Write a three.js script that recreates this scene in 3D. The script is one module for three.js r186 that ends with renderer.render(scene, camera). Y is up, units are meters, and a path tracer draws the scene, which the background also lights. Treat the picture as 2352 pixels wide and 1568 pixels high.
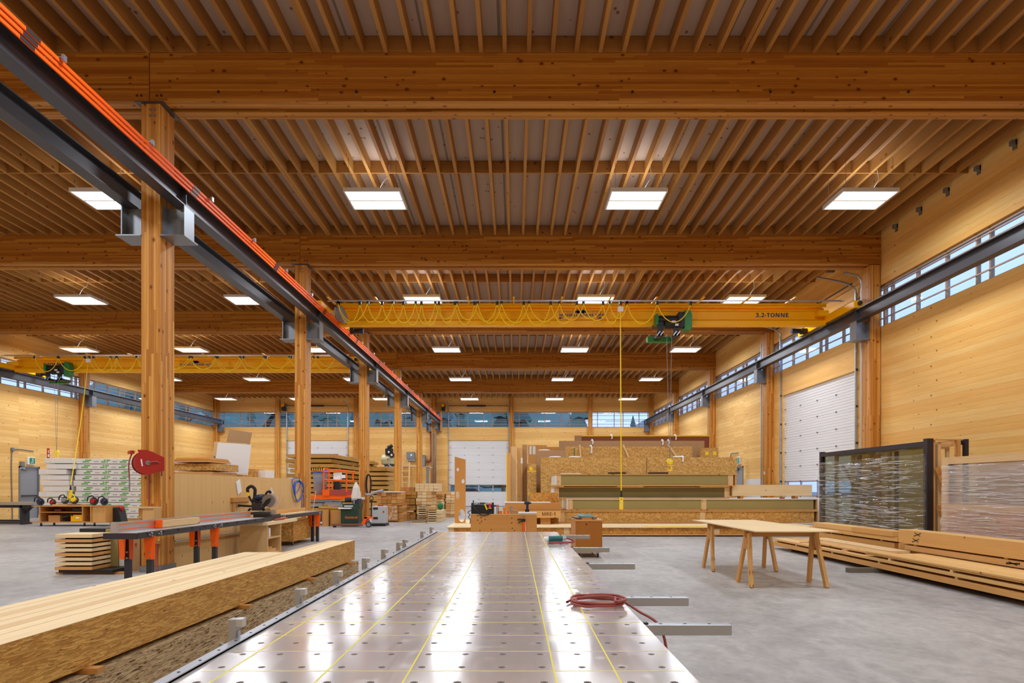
import * as THREE from 'three';
import { mergeGeometries } from 'three/addons/utils/BufferGeometryUtils.js';
import { RoundedBoxGeometry } from 'three/addons/geometries/RoundedBoxGeometry.js';
import { TextGeometry } from 'three/addons/geometries/TextGeometry.js';
import { FontLoader } from 'three/addons/loaders/FontLoader.js';
import { RectAreaLightUniformsLib } from 'three/addons/lights/RectAreaLightUniformsLib.js';
RectAreaLightUniformsLib.init();

// ---------------------------------------------------------------- camera, sky, exposure
const IW = 2352, IH = 1568, F = 1568, HX = 1183, HY = 1120, EYE = 1.35;
const scene = new THREE.Scene();
const camera = new THREE.PerspectiveCamera(53.1301, IW / IH, 0.05, 800);
camera.position.set(0, EYE, 0);
camera.lookAt(0, EYE, -10);
camera.setViewOffset(IW, IH, IW / 2 - HX, IH / 2 - HY, IW, IH);   // shifted lens: verticals stay upright
scene.background = new THREE.Color().setRGB(1.1, 1.32, 1.75);     // even dusk overcast
const renderer = new THREE.WebGLRenderer({ antialias: true });
renderer.toneMapping = THREE.LinearToneMapping;
renderer.toneMappingExposure = 1.0;
renderer.shadowMap.enabled = true;
const LAMP_POWER = 54, LAMP_UP = 4.2;

// ---------------------------------------------------------------- helpers
let seed = 20240611;
const rnd = () => { seed = (seed + 0x6d2b79f5) | 0; let t = Math.imul(seed ^ (seed >>> 15), 1 | seed); t = (t + Math.imul(t ^ (t >>> 7), 61 | t)) ^ t; return ((t ^ (t >>> 14)) >>> 0) / 4294967296; };
const rr = (a, b) => a + (b - a) * rnd();
// a pixel of the photograph and a distance -> metres
const XD = (px, d) => (px - HX) / F * d, YD = (py, d) => EYE - (py - HY) / F * d;
const P = (px, py, d) => [XD(px, d), YD(py, d), -d];
const V = (a) => new THREE.Vector3(...a);

function uvm(g, grain, ou = rnd() * 7, ov = rnd() * 5) {           // uv in metres, u runs along the grain
  if (g.index) g = g.toNonIndexed();
  const p = g.attributes.position, uv = new Float32Array(p.count * 2), q = [];
  for (let i = 0; i < p.count; i += 3) {
    for (let k = 0; k < 3; k++) q[k] = [p.getX(i + k), p.getY(i + k), p.getZ(i + k)];
    const [a, b, c] = q, e = [b[0] - a[0], b[1] - a[1], b[2] - a[2]], f = [c[0] - a[0], c[1] - a[1], c[2] - a[2]];
    const n = [Math.abs(e[1] * f[2] - e[2] * f[1]), Math.abs(e[2] * f[0] - e[0] * f[2]), Math.abs(e[0] * f[1] - e[1] * f[0])];
    const ax = n[0] >= n[1] && n[0] >= n[2] ? 0 : n[1] >= n[2] ? 1 : 2;
    let o = [0, 1, 2].filter((k) => k !== ax);
    if (o[1] === grain) o = [o[1], o[0]];
    for (let k = 0; k < 3; k++) { uv[(i + k) * 2] = q[k][o[0]] + ou; uv[(i + k) * 2 + 1] = q[k][o[1]] + ov; }
  }
  g.setAttribute('uv', new THREE.BufferAttribute(uv, 2));
  for (const k of Object.keys(g.attributes)) if (!['position', 'normal', 'uv'].includes(k)) g.deleteAttribute(k);
  return g;
}
// box by size and centre; o: r = rounded edge, g = grain axis, rx/ry/rz = turn
function bx(w, h, d, x = 0, y = 0, z = 0, o = {}) {
  let g = o.r ? new RoundedBoxGeometry(w, h, d, o.s ?? 1, o.r) : new THREE.BoxGeometry(w, h, d);
  g = uvm(g, o.g ?? (w >= h && w >= d ? 0 : h >= d ? 1 : 2));
  if (o.rx) g.rotateX(o.rx);
  if (o.ry) g.rotateY(o.ry);
  if (o.rz) g.rotateZ(o.rz);
  return g.translate(x, y, z);
}
// box by extents: x from..to, y from..to, distance from..to
const be = (x0, x1, y0, y1, d0, d1, o) => bx(Math.abs(x1 - x0), Math.abs(y1 - y0), Math.abs(d1 - d0), (x0 + x1) / 2, (y0 + y1) / 2, -(d0 + d1) / 2, o);
function rod(a, b, r, seg = 10, r2 = r) {
  const A = V(a), B = V(b), D = B.clone().sub(A), L = D.length();
  const g = uvm(new THREE.CylinderGeometry(r2, r, L, seg), 1);
  g.applyQuaternion(new THREE.Quaternion().setFromUnitVectors(new THREE.Vector3(0, 1, 0), D.normalize()));
  return g.translate((a[0] + b[0]) / 2, (a[1] + b[1]) / 2, (a[2] + b[2]) / 2);
}
function tube(pts, r, n = 24, seg = 6, closed = false) {
  return uvm(new THREE.TubeGeometry(new THREE.CatmullRomCurve3(pts.map(V), closed), n, r, seg, closed), 0);
}
function beam3(a, b, w, h) {                                        // square bar from a to b
  const A = V(a), B = V(b), D = B.clone().sub(A), L = D.length();
  const g = uvm(new THREE.BoxGeometry(w, L, h), 1);
  g.applyQuaternion(new THREE.Quaternion().setFromUnitVectors(new THREE.Vector3(0, 1, 0), D.normalize()));
  return g.translate((a[0] + b[0]) / 2, (a[1] + b[1]) / 2, (a[2] + b[2]) / 2);
}
function prism(pts, depth, o = {}) {                                // outline in x,y pushed along z
  const s = new THREE.Shape(pts.map((p) => new THREE.Vector2(...p)));
  for (const h of o.holes ?? []) s.holes.push(h);
  let g = new THREE.ExtrudeGeometry(s, { depth, bevelEnabled: !!o.b, bevelSize: o.b ?? 0, bevelThickness: o.b ?? 0, bevelSegments: 1, curveSegments: o.cs ?? 8 });
  return uvm(g, o.g ?? 0);
}
const disc = (x, y, r, n = 12) => new THREE.Path().absarc(x, y, r, 0, Math.PI * 2, true);
const lathe = (pts, n = 20) => uvm(new THREE.LatheGeometry(pts.map((p) => new THREE.Vector2(...p)), n), 1);
const ball = (r, x, y, z, sx = 1, sy = 1, sz = 1) => uvm(new THREE.SphereGeometry(r, 14, 10).scale(sx, sy, sz), 0).translate(x, y, z);

const ORD = ['first', 'second', 'third', 'fourth', 'fifth', 'sixth', 'seventh', 'eighth', 'ninth', 'tenth', 'eleventh', 'twelfth'];
const taken = {}, origin = new Map();
const numbered = (n) => { const k = taken[n] = (taken[n] ?? -1) + 1; return k ? n + '_' + String(k).padStart(3, '0') : n; };
function thing(name, label, category, at = [0, 0, 0], group) {
  const o = new THREE.Group();
  o.name = numbered(name); o.position.set(...at); origin.set(o, at); scene.add(o);
  o.userData = { label, category };
  if (group) o.userData.group = group;
  return o;
}
function structure(name) { const o = new THREE.Group(); o.name = name; o.userData.kind = 'structure'; origin.set(o, [0, 0, 0]); scene.add(o); return o; }
// world-space geometries -> one named part under its parent
function part(name, geos, material, parent, label) {
  let g = Array.isArray(geos) ? (geos.length > 1 ? mergeGeometries(geos) : geos[0]) : geos;
  const at = origin.get(parent) ?? [0, 0, 0];
  if (at[0] || at[1] || at[2]) g = g.clone().translate(-at[0], -at[1], -at[2]);
  const m = new THREE.Mesh(g, material);
  m.name = name; m.castShadow = m.receiveShadow = true; origin.set(m, at);
  if (label) m.userData.label = label;
  parent.add(m);
  return m;
}
// shared geometry placed once more
function piece(name, g, material, parent, x, y, z) { const m = new THREE.Mesh(g, material); m.name = name; m.position.set(x, y, z); m.castShadow = m.receiveShadow = true; parent.add(m); return m; }
// a thing that is one mesh, its origin at the middle of its base
function one(name, geos, material, label, category, group) {
  let g = Array.isArray(geos) ? (geos.length > 1 ? mergeGeometries(geos) : geos[0]) : geos;
  g.computeBoundingBox();
  const b = g.boundingBox, at = [(b.min.x + b.max.x) / 2, b.min.y, (b.min.z + b.max.z) / 2];
  g.translate(-at[0], -at[1], -at[2]);
  const m = new THREE.Mesh(g, material);
  m.name = numbered(name); m.position.set(...at); m.castShadow = m.receiveShadow = true; origin.set(m, at);
  m.userData = { label, category }; if (group) m.userData.group = group;
  scene.add(m);
  return m;
}
function copy(o, dx, dy, dz, label, group) {
  const c = o.clone(); c.name = numbered(o.name.replace(/_\d+$/, '')); c.userData = { ...o.userData };
  c.position.x += dx; c.position.y += dy; c.position.z += dz;
  if (label) c.userData.label = label;
  if (group) c.userData.group = group;
  scene.add(c); return c;
}

// ---------------------------------------------------------------- procedural textures
const T = new Float32Array(65536); for (let i = 0; i < 65536; i++) T[i] = rnd();
const hash = (a, b = 0, c = 0) => T[(Math.imul(a, 7919) + Math.imul(b, 104729) + Math.imul(c, 1299709)) & 65535];
function vn(x, y, px, py, s) {
  const xi = Math.floor(x), yi = Math.floor(y), u = x - xi, v = y - yi, a = u * u * (3 - 2 * u), b = v * v * (3 - 2 * v);
  const x0 = ((xi % px) + px) % px, x1 = (x0 + 1) % px, y0 = ((yi % py) + py) % py, y1 = (y0 + 1) % py;
  const p = hash(x0, y0, s), q = hash(x1, y0, s), r = hash(x0, y1, s), t = hash(x1, y1, s);
  return (p + (q - p) * a) * (1 - b) + (r + (t - r) * a) * b;
}
function makeTex(w, h, sizeU, sizeV, fn, srgb = true) {
  const d = new Uint8Array(w * h * 4);
  for (let j = 0; j < h; j++) for (let i = 0; i < w; i++) { const c = fn(i / w, j / h, i, j), k = (j * w + i) * 4; d[k] = Math.max(0, Math.min(255, c[0])); d[k + 1] = Math.max(0, Math.min(255, c[1])); d[k + 2] = Math.max(0, Math.min(255, c[2])); d[k + 3] = 255; }
  return asTex(d, w, h, sizeU, sizeV, srgb);
}
function asTex(d, w, h, sizeU, sizeV, srgb = true) {
  const t = new THREE.DataTexture(d, w, h);
  t.wrapS = t.wrapT = THREE.RepeatWrapping; t.magFilter = THREE.LinearFilter; t.minFilter = THREE.LinearMipmapLinearFilter; t.generateMipmaps = true;
  if (srgb) t.colorSpace = THREE.SRGBColorSpace;
  t.repeat.set(1 / sizeU, 1 / sizeV); t.needsUpdate = true;
  return t;
}
const mix = (a, b, t) => [a[0] + (b[0] - a[0]) * t, a[1] + (b[1] - a[1]) * t, a[2] + (b[2] - a[2]) * t];
// sawn wood: board = lamination width (0 = one piece), tones light..dark
function woodTex(w, h, su, sv, { board = 0, len = 2.4, light, dark, tone = 1, grain = 1, knots = 0, joint = 0.8, s = 1 }) {
  const fx = Math.max(1, Math.round(su * 1.3)), fy = Math.max(1, Math.round(sv * 18)), gx = Math.round(su * 9), gy = Math.round(sv * 420);
  const rows = board ? Math.round(sv / board) : 1, kn = [];
  for (let i = 0; i < knots; i++) kn.push([rnd() * su, rnd() * sv, rr(0.008, 0.02)]);
  const cells = new Map();                                          // knots by column of the texture
  for (const k of kn) { const c = Math.floor(k[0] / su * 64); for (const q of [c - 1, c, c + 1]) { const m = (q + 64) % 64; if (!cells.has(m)) cells.set(m, []); cells.get(m).push(k); } }
  return makeTex(w, h, su, sv, (u, v) => {
    const U = u * su, Vv = v * sv, b = Math.floor(v * rows), fb = v * rows - b;
    let t = 0.5, warp = 0;
    if (board) { const o = hash(b, 3, s) * len, sg = Math.floor((U + o) / len) % Math.max(1, Math.round(su / len)); t = hash(b, sg, s + 9); warp = hash(b, sg, s + 5) * 40; }
    const low = vn(u * fx + warp, v * fy, fx, fy, s);
    const ring = Math.sin((Vv * 95 + low * 7 + warp) * 2) * 0.5 + 0.5;
    const fine = vn(u * gx, v * gy, gx, gy, s + 2);
    let m = 0.5 + (t - 0.5) * tone + (ring - 0.5) * 0.22 * grain + (fine - 0.5) * 0.3 * grain + (low - 0.5) * 0.25 * grain;
    const list = cells.get(Math.floor(u * 64)) ?? [];
    let dk = 0;
    for (const k of list) { let dx = Math.abs(U - k[0]); dx = Math.min(dx, su - dx); let dy = Math.abs(Vv - k[1]); dy = Math.min(dy, sv - dy); const r = Math.hypot(dx * 0.7, dy) / k[2]; if (r < 2.2) dk = Math.max(dk, r < 1 ? 1 : (2.2 - r) / 1.2 * 0.35); }
    m = Math.max(-0.1, Math.min(1.1, m));
    let c = mix(dark, light, m);
    if (dk) c = mix(c, [dark[0] * 0.58, dark[1] * 0.4, dark[2] * 0.3], dk * 0.8);
    if (board && (fb < 0.018 || fb > 0.982)) c = [c[0] * joint, c[1] * joint, c[2] * joint];
    return c;
  });
}
function strandTex(w, h, su, sv, { n, len, wid, spread, light, dark, base, s = 3 }) {
  const d = new Uint8Array(w * h * 4);
  for (let i = 0; i < w * h; i++) { const q = 0.85 + 0.3 * hash(i, s); d.set([base[0] * q, base[1] * q, base[2] * q, 255], i * 4); }
  for (let k = 0; k < n; k++) {
    const cx = rnd() * w, cy = rnd() * h, a = (rnd() - 0.5) * spread, L = rr(len * 0.4, len) * w / su, B = rr(wid * 0.4, wid) * h / sv, c = mix(dark, light, rnd()), ca = Math.cos(a), sa = Math.sin(a);
    const ex = Math.ceil(L / 2 * Math.abs(ca) + B * Math.abs(sa)) + 1, ey = Math.ceil(L / 2 * Math.abs(sa) + B * Math.abs(ca)) + 1;
    for (let y = -ey; y <= ey; y++) for (let x = -ex; x <= ex; x++) {
      const p = (x * ca + y * sa) / (L / 2), q = (-x * sa + y * ca) / (B / 2);
      if (Math.abs(p) > 1 || Math.abs(q) > 1 - 0.5 * p * p) continue;
      const o = ((((Math.floor(cy) + y) % h + h) % h) * w + (((Math.floor(cx) + x) % w + w) % w)) * 4, e = 1 - 0.22 * (q > 0.6 ? 1 : 0);
      d[o] = Math.min(255, c[0] * e); d[o + 1] = Math.min(255, c[1] * e); d[o + 2] = Math.min(255, c[2] * e);
    }
  }
  return asTex(d, w, h, su, sv);
}
const TX = {
  glulam: woodTex(1024, 512, 7.2, 1.216, { board: 0.038, len: 2.4, light: [232, 178, 94], dark: [190, 128, 54], tone: 1.15, knots: 60, s: 11 }),
  clt: woodTex(1024, 1024, 5, 2.24, { board: 0.14, len: 5, light: [255, 214, 138], dark: [228, 174, 96], tone: 0.55, grain: 1.0, knots: 26, joint: 0.84, s: 21 }),
  plank: woodTex(1024, 256, 5, 0.5, { light: [255, 215, 140], dark: [226, 172, 92], grain: 0.9, knots: 3, s: 31 }),
  lumber: woodTex(1024, 256, 4, 0.5, { light: [240, 210, 162], dark: [206, 168, 116], grain: 0.9, knots: 4, s: 41 }),
  pale: woodTex(1024, 256, 4, 0.5, { light: [250, 228, 184], dark: [222, 190, 140], grain: 0.8, knots: 2, s: 45 }),
  ply: woodTex(512, 512, 2.4, 1.2, { light: [236, 203, 148], dark: [206, 162, 104], grain: 0.55, knots: 8, s: 51 }),
  deck: woodTex(512, 512, 2.44, 2.44, { board: 1.22, len: 2.44, light: [222, 206, 192], dark: [192, 172, 156], grain: 0.4, tone: 0.3, knots: 16, joint: 0.75, s: 61 }),
  osb: strandTex(1024, 1024, 1.6, 1.6, { n: 9000, len: 0.11, wid: 0.026, spread: 2.2, light: [234, 192, 116], dark: [176, 124, 60], base: [160, 112, 54] }),
  lsl: strandTex(1024, 512, 2.0, 0.6, { n: 5200, len: 0.17, wid: 0.013, spread: 0.55, light: [228, 178, 96], dark: [176, 122, 54], base: [140, 92, 40], s: 5 }),
  lslOld: strandTex(1024, 512, 2.0, 0.6, { n: 3600, len: 0.15, wid: 0.011, spread: 0.6, light: [218, 190, 146], dark: [166, 134, 92], base: [100, 72, 46], s: 6 }),
  floor: makeTex(1024, 1024, 9, 9, (u, v) => {
    const a = vn(u * 6, v * 6, 6, 6, 71), b = vn(u * 26 + a * 3, v * 40, 26, 40, 72), c = vn(u * 110, v * 170, 110, 170, 73), e = vn(u * 420, v * 420, 420, 420, 74);
    const q = (a - 0.5) * 26 + (b - 0.5) * 26 + (c - 0.5) * 16 + (e - 0.5) * 12 - (b > 0.72 ? (b - 0.72) * 90 : 0);
    return [170 + q, 167 + q, 164 + q * 0.95];
  }),
  plate: makeTex(512, 1024, 1.7, 3.4, (u, v) => {
    const a = vn(u * 5, v * 14, 5, 14, 81), b = vn(u * 180, v * 24, 180, 24, 82), c = vn(u * 30, v * 60, 30, 60, 83);
    const q = 70 + a * 42 + (b - 0.5) * 26 + (c > 0.72 ? (c - 0.72) * 170 : 0);
    return [q, q, q];
  }, false),
  film: makeTex(512, 1024, 1.6, 1.6, (u, v) => {
    const a = vn(u * 3 + v * 1.2, v * 26, 3, 26, 91), b = vn(u * 7, v * 90, 7, 90, 92), c = vn(u * 20, v * 210, 20, 210, 93);
    const q = 255 * (a * 0.5 + b * 0.33 + c * 0.17);
    return [q, q, q];
  }, false),
};

// ---------------------------------------------------------------- materials
const mats = {};
function paint(hex, rough = 0.55, metal = 0, o = {}) {
  const k = hex + '|' + rough + '|' + metal + JSON.stringify(o);
  return mats[k] ??= new THREE.MeshPhysicalMaterial({ color: hex, roughness: rough, metalness: metal, ...o });
}
const tex = (map, tint = 0xffffff, rough = 0.6, o = {}) => new THREE.MeshPhysicalMaterial({ map, color: tint, roughness: rough, specularIntensity: 0.5, ...o });
const M = {
  glulam: tex(TX.glulam, 0xf6e8d6, 0.5), beam: tex(TX.glulam, 0xdac496, 0.5), joist: tex(TX.lumber, 0xcfae7c, 0.6), joistDark: tex(TX.lumber, 0xbe9a68, 0.6),
  clt: tex(TX.clt, 0xffffff, 0.5), plank: [tex(TX.plank, 0xffffff, 0.5), tex(TX.plank, 0xfaeedc, 0.5), tex(TX.plank, 0xfff8ec, 0.5)],
  lumber: [tex(TX.lumber, 0xffffff), tex(TX.lumber, 0xf4e2c8), tex(TX.lumber, 0xf8dcb4)], fir: [tex(TX.lumber, 0xf8dab0), tex(TX.lumber, 0xe2be90), tex(TX.lumber, 0xfae4be)],
  treated: [tex(TX.lumber, 0xd8c488), tex(TX.lumber, 0xcab474), tex(TX.lumber, 0xe2cc96)],
  pale: tex(TX.pale, 0xffffff), tan: [tex(TX.pale, 0xecd2a8), tex(TX.pale, 0xf4dcb6), tex(TX.pale, 0xe4c698)], palePanel: tex(TX.pale, 0xf0dcbc), ply: tex(TX.ply, 0xffffff), plyFir: tex(TX.ply, 0xf2cfa2), plyBrown: tex(TX.ply, 0xc8985c), plyPink: tex(TX.ply, 0xf0cdb4), deck: tex(TX.deck, 0xe6d8cc, 0.7), hardboard: paint(0xb08a60, 0.65), cardboard: paint(0xb48c60, 0.8),
  osb: tex(TX.osb, 0xffffff, 0.65), osbPale: tex(TX.osb, 0xffe6bc, 0.65), lsl: tex(TX.lsl, 0xffffff, 0.55), lslOld: tex(TX.lslOld, 0xffffff, 0.7),
  floor: tex(TX.floor, 0xffffff, 0.42, { bumpMap: TX.floor, bumpScale: 0.0006 }),
  plate: new THREE.MeshPhysicalMaterial({ color: 0xdcd8d6, metalness: 0.5, roughness: 0.42, roughnessMap: TX.plate }),
  steel: paint(0x55555a, 0.42, 0.55), steelDark: paint(0x37363a, 0.5, 0.3), galv: paint(0xb4bac2, 0.38, 0.8), alu: paint(0xc6c9cc, 0.35, 0.85), zinc: paint(0x8d9298, 0.45, 0.7),
  yellow: paint(0xffb800, 0.4, 0, { specularIntensity: 0.4 }), cable: paint(0xffd816, 0.5), orange: paint(0xff6414, 0.5, 0, { specularIntensity: 0.4 }), red: paint(0xac1c12, 0.4), hose: paint(0x9c4a44, 0.5), black: paint(0x17171a, 0.5), rubber: paint(0x222225, 0.75),
  white: paint(0xe9e9e8, 0.5), door: paint(0xe4e4e6, 0.45), grey: paint(0x8b8e92, 0.5), green: paint(0x1f7a2e, 0.4), greenMachine: paint(0x1d3b2c, 0.4), blue: paint(0x2456c4, 0.45), navy: paint(0x1a2748, 0.45), teal: paint(0x12686a, 0.4),
  wool: paint(0xa0905a, 0.95), paper: paint(0xf0f0ee, 0.8), lettering: paint(0x16206e, 0.5),
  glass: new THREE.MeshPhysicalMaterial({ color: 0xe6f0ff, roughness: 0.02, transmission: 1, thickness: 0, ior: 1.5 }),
  frame: paint(0xb0947c, 0.5),
};

// ---------------------------------------------------------------- the hall: frames, floor, walls, roof
const BAY = 7.62, FR = [3.266, 10.886, 18.506, 26.126, 33.746, 41.366, 48.986];
const XL = -21.6, XR = 9.93, DEND = 49.3, DNEAR = -4.6, XC = -5.833;
const SLOPE = 0.012, beamLow = (d) => 7.51 - SLOPE * (d - 10.886), beamTop = (d) => beamLow(d) + 0.78;
const WB = 5.72, WT = 6.85, DOORH = 4.77;
{
  const fl = structure('floor');
  part('slab', be(XL - 0.25, XR + 0.25, -0.2, 0, DNEAR - 0.25, DEND + 0.25, { g: 2 }), M.floor, fl);
}
// right wall: boards of the two nearer bays are laid one by one, the rest is panel
{
  const w = structure('wall_right'), x0 = XR, x1 = XR + 0.25, g = { g: 2 };
  const D1 = 19.83, D2 = 25.36;
  part('panel', be(x0, x1, 0, WB, DNEAR, 10.886, g), M.clt, w);
  part('panel', be(x0 + 0.02, x1, 0, WB, 10.886, D1, g), M.clt, w);
  part('panel', be(x0 + 0.02, x1, DOORH, WB, D1, D2, g), M.clt, w);
  part('panel', be(x0 + 0.02, x1, 0, WB, D2, 26.126, g), M.clt, w);
  part('panel', be(x0, x1, 0, WB, 26.126, 29.68, g), M.clt, w);
  part('panel', be(x0, x1, 2.3, WB, 29.68, 30.95, g), M.clt, w);
  part('panel', be(x0, x1, 0, WB, 30.95, DEND, g), M.clt, w);
  part('panel', be(x0, x1, WT, 8.75, DNEAR, 10.886, g), M.clt, w);
  part('panel', be(x0 + 0.02, x1, WT, 8.75, 10.886, 26.126, g), M.clt, w);
  part('panel', be(x0, x1, WT, 8.75, 26.126, DEND, g), M.clt, w);
  const B = 0.1395, lay = (y0, y1, d0, d1) => {
    const n = Math.round((y1 - y0) / B), h = (y1 - y0) / n, L = d1 - d0;
    const v = [0, 1, 2, 3, 4].map(() => bx(0.02, h - 0.0016, L - 0.002, 0, 0, 0, { g: 2 }));
    for (let i = 0; i < n; i++) piece('board', v[i * 3 % 5], M.plank[Math.floor(rnd() * 3)], w, x0 + 0.01 + rr(0, 0.0012), y0 + h * (i + 0.5), -(d0 + d1) / 2);
  };
  lay(0, WB, 10.886, 18.52); lay(0, WB, 18.98, D1); lay(DOORH, WB, D1, D2); lay(0, WB, D2, 26.126);
  lay(WT, 8.62, 10.886, 18.52); lay(WT, 8.5, 18.98, 26.126);
  part('white_lining', be(XR - 0.012, XR, 0, 1.72, 26.8, 29.3), M.white, w, 'low white lining sheet');
}
{
  const w = structure('wall_left'), x0 = XL - 0.25, x1 = XL, g = { g: 2 };
  part('panel', be(x0, x1, 0, WB, DNEAR, 29.7, g), M.clt, w);
  part('panel', be(x0, x1, 2.3, WB, 29.7, 31.0, g), M.clt, w);
  part('panel', be(x0, x1, 0, WB, 31.0, DEND, g), M.clt, w);
  part('panel', be(x0, x1, WT, 8.75, DNEAR, DEND, g), M.clt, w);
}
const ENDDOORS = [[-4.74, -0.5], [-16.42, -12.12]];
{
  const w = structure('wall_end'), d0 = DEND, d1 = DEND + 0.25;
  let x = XL - 0.25;
  for (const [a, b] of [ENDDOORS[1], ENDDOORS[0]]) { part('panel', be(x, a, 0, WB, d0, d1, { g: 0 }), M.clt, w); part('panel', be(a, b, DOORH, WB, d0, d1, { g: 0 }), M.clt, w); x = b; }
  part('panel', be(x, XR + 0.25, 0, WB, d0, d1, { g: 0 }), M.clt, w);
  part('panel', be(XL - 0.25, XR + 0.25, WT, 8.6, d0, d1, { g: 0 }), M.clt, w);
  const n = structure('wall_near');
  part('panel', be(XL - 0.25, XR + 0.25, 0, 8.75, DNEAR - 0.25, DNEAR, { g: 0 }), M.clt, n);
}
// roof: plywood deck on joists
{
  const c = structure('ceiling'), dm = (DNEAR + DEND) / 2, L = DEND - DNEAR + 0.6;
  const deck = bx(XR - XL + 0.6, 0.12, L, (XL + XR) / 2, 0, 0, { g: 2 });
  const dk = part('deck', deck, M.deck, c);
  dk.position.set(0, beamTop(dm) + 0.27 + 0.06, -dm); dk.rotation.x = -SLOPE;
  const v = [0, 1, 2, 3, 4, 5].map(() => bx(0.064, 0.27, BAY + 0.01, 0, 0, 0, { g: 2 })), rest = [];
  let count = 0;
  for (let b = -1; b < 6; b++) {
    const d0 = 3.266 + BAY * b + 0.27, md = d0 + BAY / 2;
    for (let k = -56; k <= 26; k++) {
      const X = -0.16 + 0.379 * k, px = HX + X * F / (d0 + (b < 1 ? BAY : 3)), seen = b >= 0 && px > -60 && px < 2420 && (b < 4 || Math.abs(k) < 19);
      const y = beamTop(md) + 0.135, m = hash(k, b, 4) > 0.4 ? M.joist : M.joistDark;
      if (X < XL + 0.05 || X > XR - 0.05) continue;
      if (seen && count < 299) { const j = piece('joist', v[(k + 60 + b) % 6], m, c, X + (hash(k, b, 5) - 0.5) * 0.012, y, -md); j.rotation.x = -SLOPE; count++; }
      else rest.push(bx(0.064, 0.27, BAY, X, 0, 0, { g: 2 }).rotateX(-SLOPE).translate(0, y, -md));
    }
    for (const dd of [d0 - 0.25, md]) if (dd > -4) part('blocking', bx(XR - XL, 0.26, 0.04, (XL + XR) / 2, beamTop(dd) + 0.133, -dd), M.joistDark, c);
  }
  const far = part('joists_beyond', rest, M.joist, c); far.userData.kind = 'stuff';
  for (const [k, b] of [[-8, 0], [12, 1], [-13, 1], [10, 0], [11, 2]]) { // doubled joists
    const md = 3.266 + BAY * b + 0.27 + BAY / 2, j = piece('joist', v[2], M.joist, c, -0.16 + 0.379 * k + 0.07, beamTop(md) + 0.135, -md); j.rotation.x = -SLOPE;
  }
}
// glulam girders: two plies with a gap, one span each side of the middle column
FR.slice(0, 6).forEach((d, i) => {
  const yl = beamLow(d), yt = yl + 0.78, where = ['above the steel table', 'first beyond the near joists', 'second from the near end', 'third from the near end', 'fourth from the near end', 'fifth from the near end'][i];
  for (const [xa, xb, sd] of [[XC + 0.004, XR, 'over the bay of the steel table'], [XL, XC - 0.004, 'over the bay of the wrapped boards']]) {
    const t = thing('glulam_beam', `double glulam roof beam ${sd}, ${where}`, 'beam', [(xa + xb) / 2, yl, -d]);
    part('ply', be(xa, xb, yl, yt, d, d + 0.215, { g: 0, r: 0.008 }), M.beam, t);
    part('ply', be(xa, xb, yl, yt, d + 0.315, d + 0.54, { g: 0, r: 0.008 }), M.beam, t);
    for (let x = xa + 1.1; x < xb - 0.3; x += 2.2) part('bolt', rod([x, yl + 0.15, -d + 0.012], [x, yl + 0.15, -d - 0.01], 0.022, 8), M.steelDark, t);
    const e = xa < XC ? xb - 0.12 : xa + 0.12;
    for (const q of [0, 0.07]) part('bolt', rod([e + (xa < XC ? -q : q), yl + 0.09, -d + 0.012], [e + (xa < XC ? -q : q), yl + 0.09, -d - 0.01], 0.018, 8), M.steelDark, t);
  }
});
// glulam columns
function column(x, d, w, dep, top, label, group) {
  const t = thing('glulam_column', label, 'column', [x, 0, -d - dep / 2], group);
  part('shaft', be(x - w / 2, x + w / 2, 0.1, top, d, d + dep, { g: 1, r: 0.006 }), M.glulam, t);
  part('concrete_foot', be(x - w / 2 - 0.02, x + w / 2 + 0.02, 0, 0.1, d - 0.02, d + dep + 0.02), M.zinc, t);
  return t;
}
FR.forEach((d, i) => {
  const top = i < 6 ? beamLow(d) - 0.012 : beamTop(d) + 0.2;
  const lab = ['glulam column standing nearest the stop-post end of the steel table', 'glulam column carrying the red hose reel', 'glulam column at the far end of the miter-saw bench, by the blue hose', 'glulam column with the black hose and grey outlet box', 'glulam column behind the stacked short lumber and white sacks', 'glulam column beside the wooden ladder', 'glulam column at the end of the runway, against the far wall'][i];
  const dc = i === 6 ? 48.83 : d + 0.04;
  const t = column(XC, dc, 0.305, 0.46, top, lab);
  if (i < 6) {
    const cp = part('cap_plate', be(XC - 0.23, XC + 0.23, top, top + 0.012, d - 0.01, d + 0.55), M.steel, t);
    for (const sx of [-0.035, 0.035]) for (const sy of [0.1, 0.19]) part('bolt', rod([XC + 0.03 + sx, top - sy, -d - 0.025], [XC + 0.03 + sx, top - sy, -d - 0.05], 0.019, 8), M.zinc, cp);
  }
  column(XR - 0.14, dc, 0.28, 0.46, top, i === 6 ? 'glulam column in the far corner beside the window-wall end of the runway' : 'glulam wall column carrying a grey bracket under the window-side runway', i === 6 ? undefined : 'columns along the overhead-door wall');
  column(XL + 0.14, dc, 0.28, 0.46, top, 'glulam wall column along the wall with the grey exit door', 'columns along the exit-door wall');
});
for (const X of [-17.1, -11.45, -0.25, 5.42]) column(X, DEND - 0.2, 0.3, 0.2, 8.2, 'slim glulam post against the far end wall, cutting the window band', 'posts on the far end wall');

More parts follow.
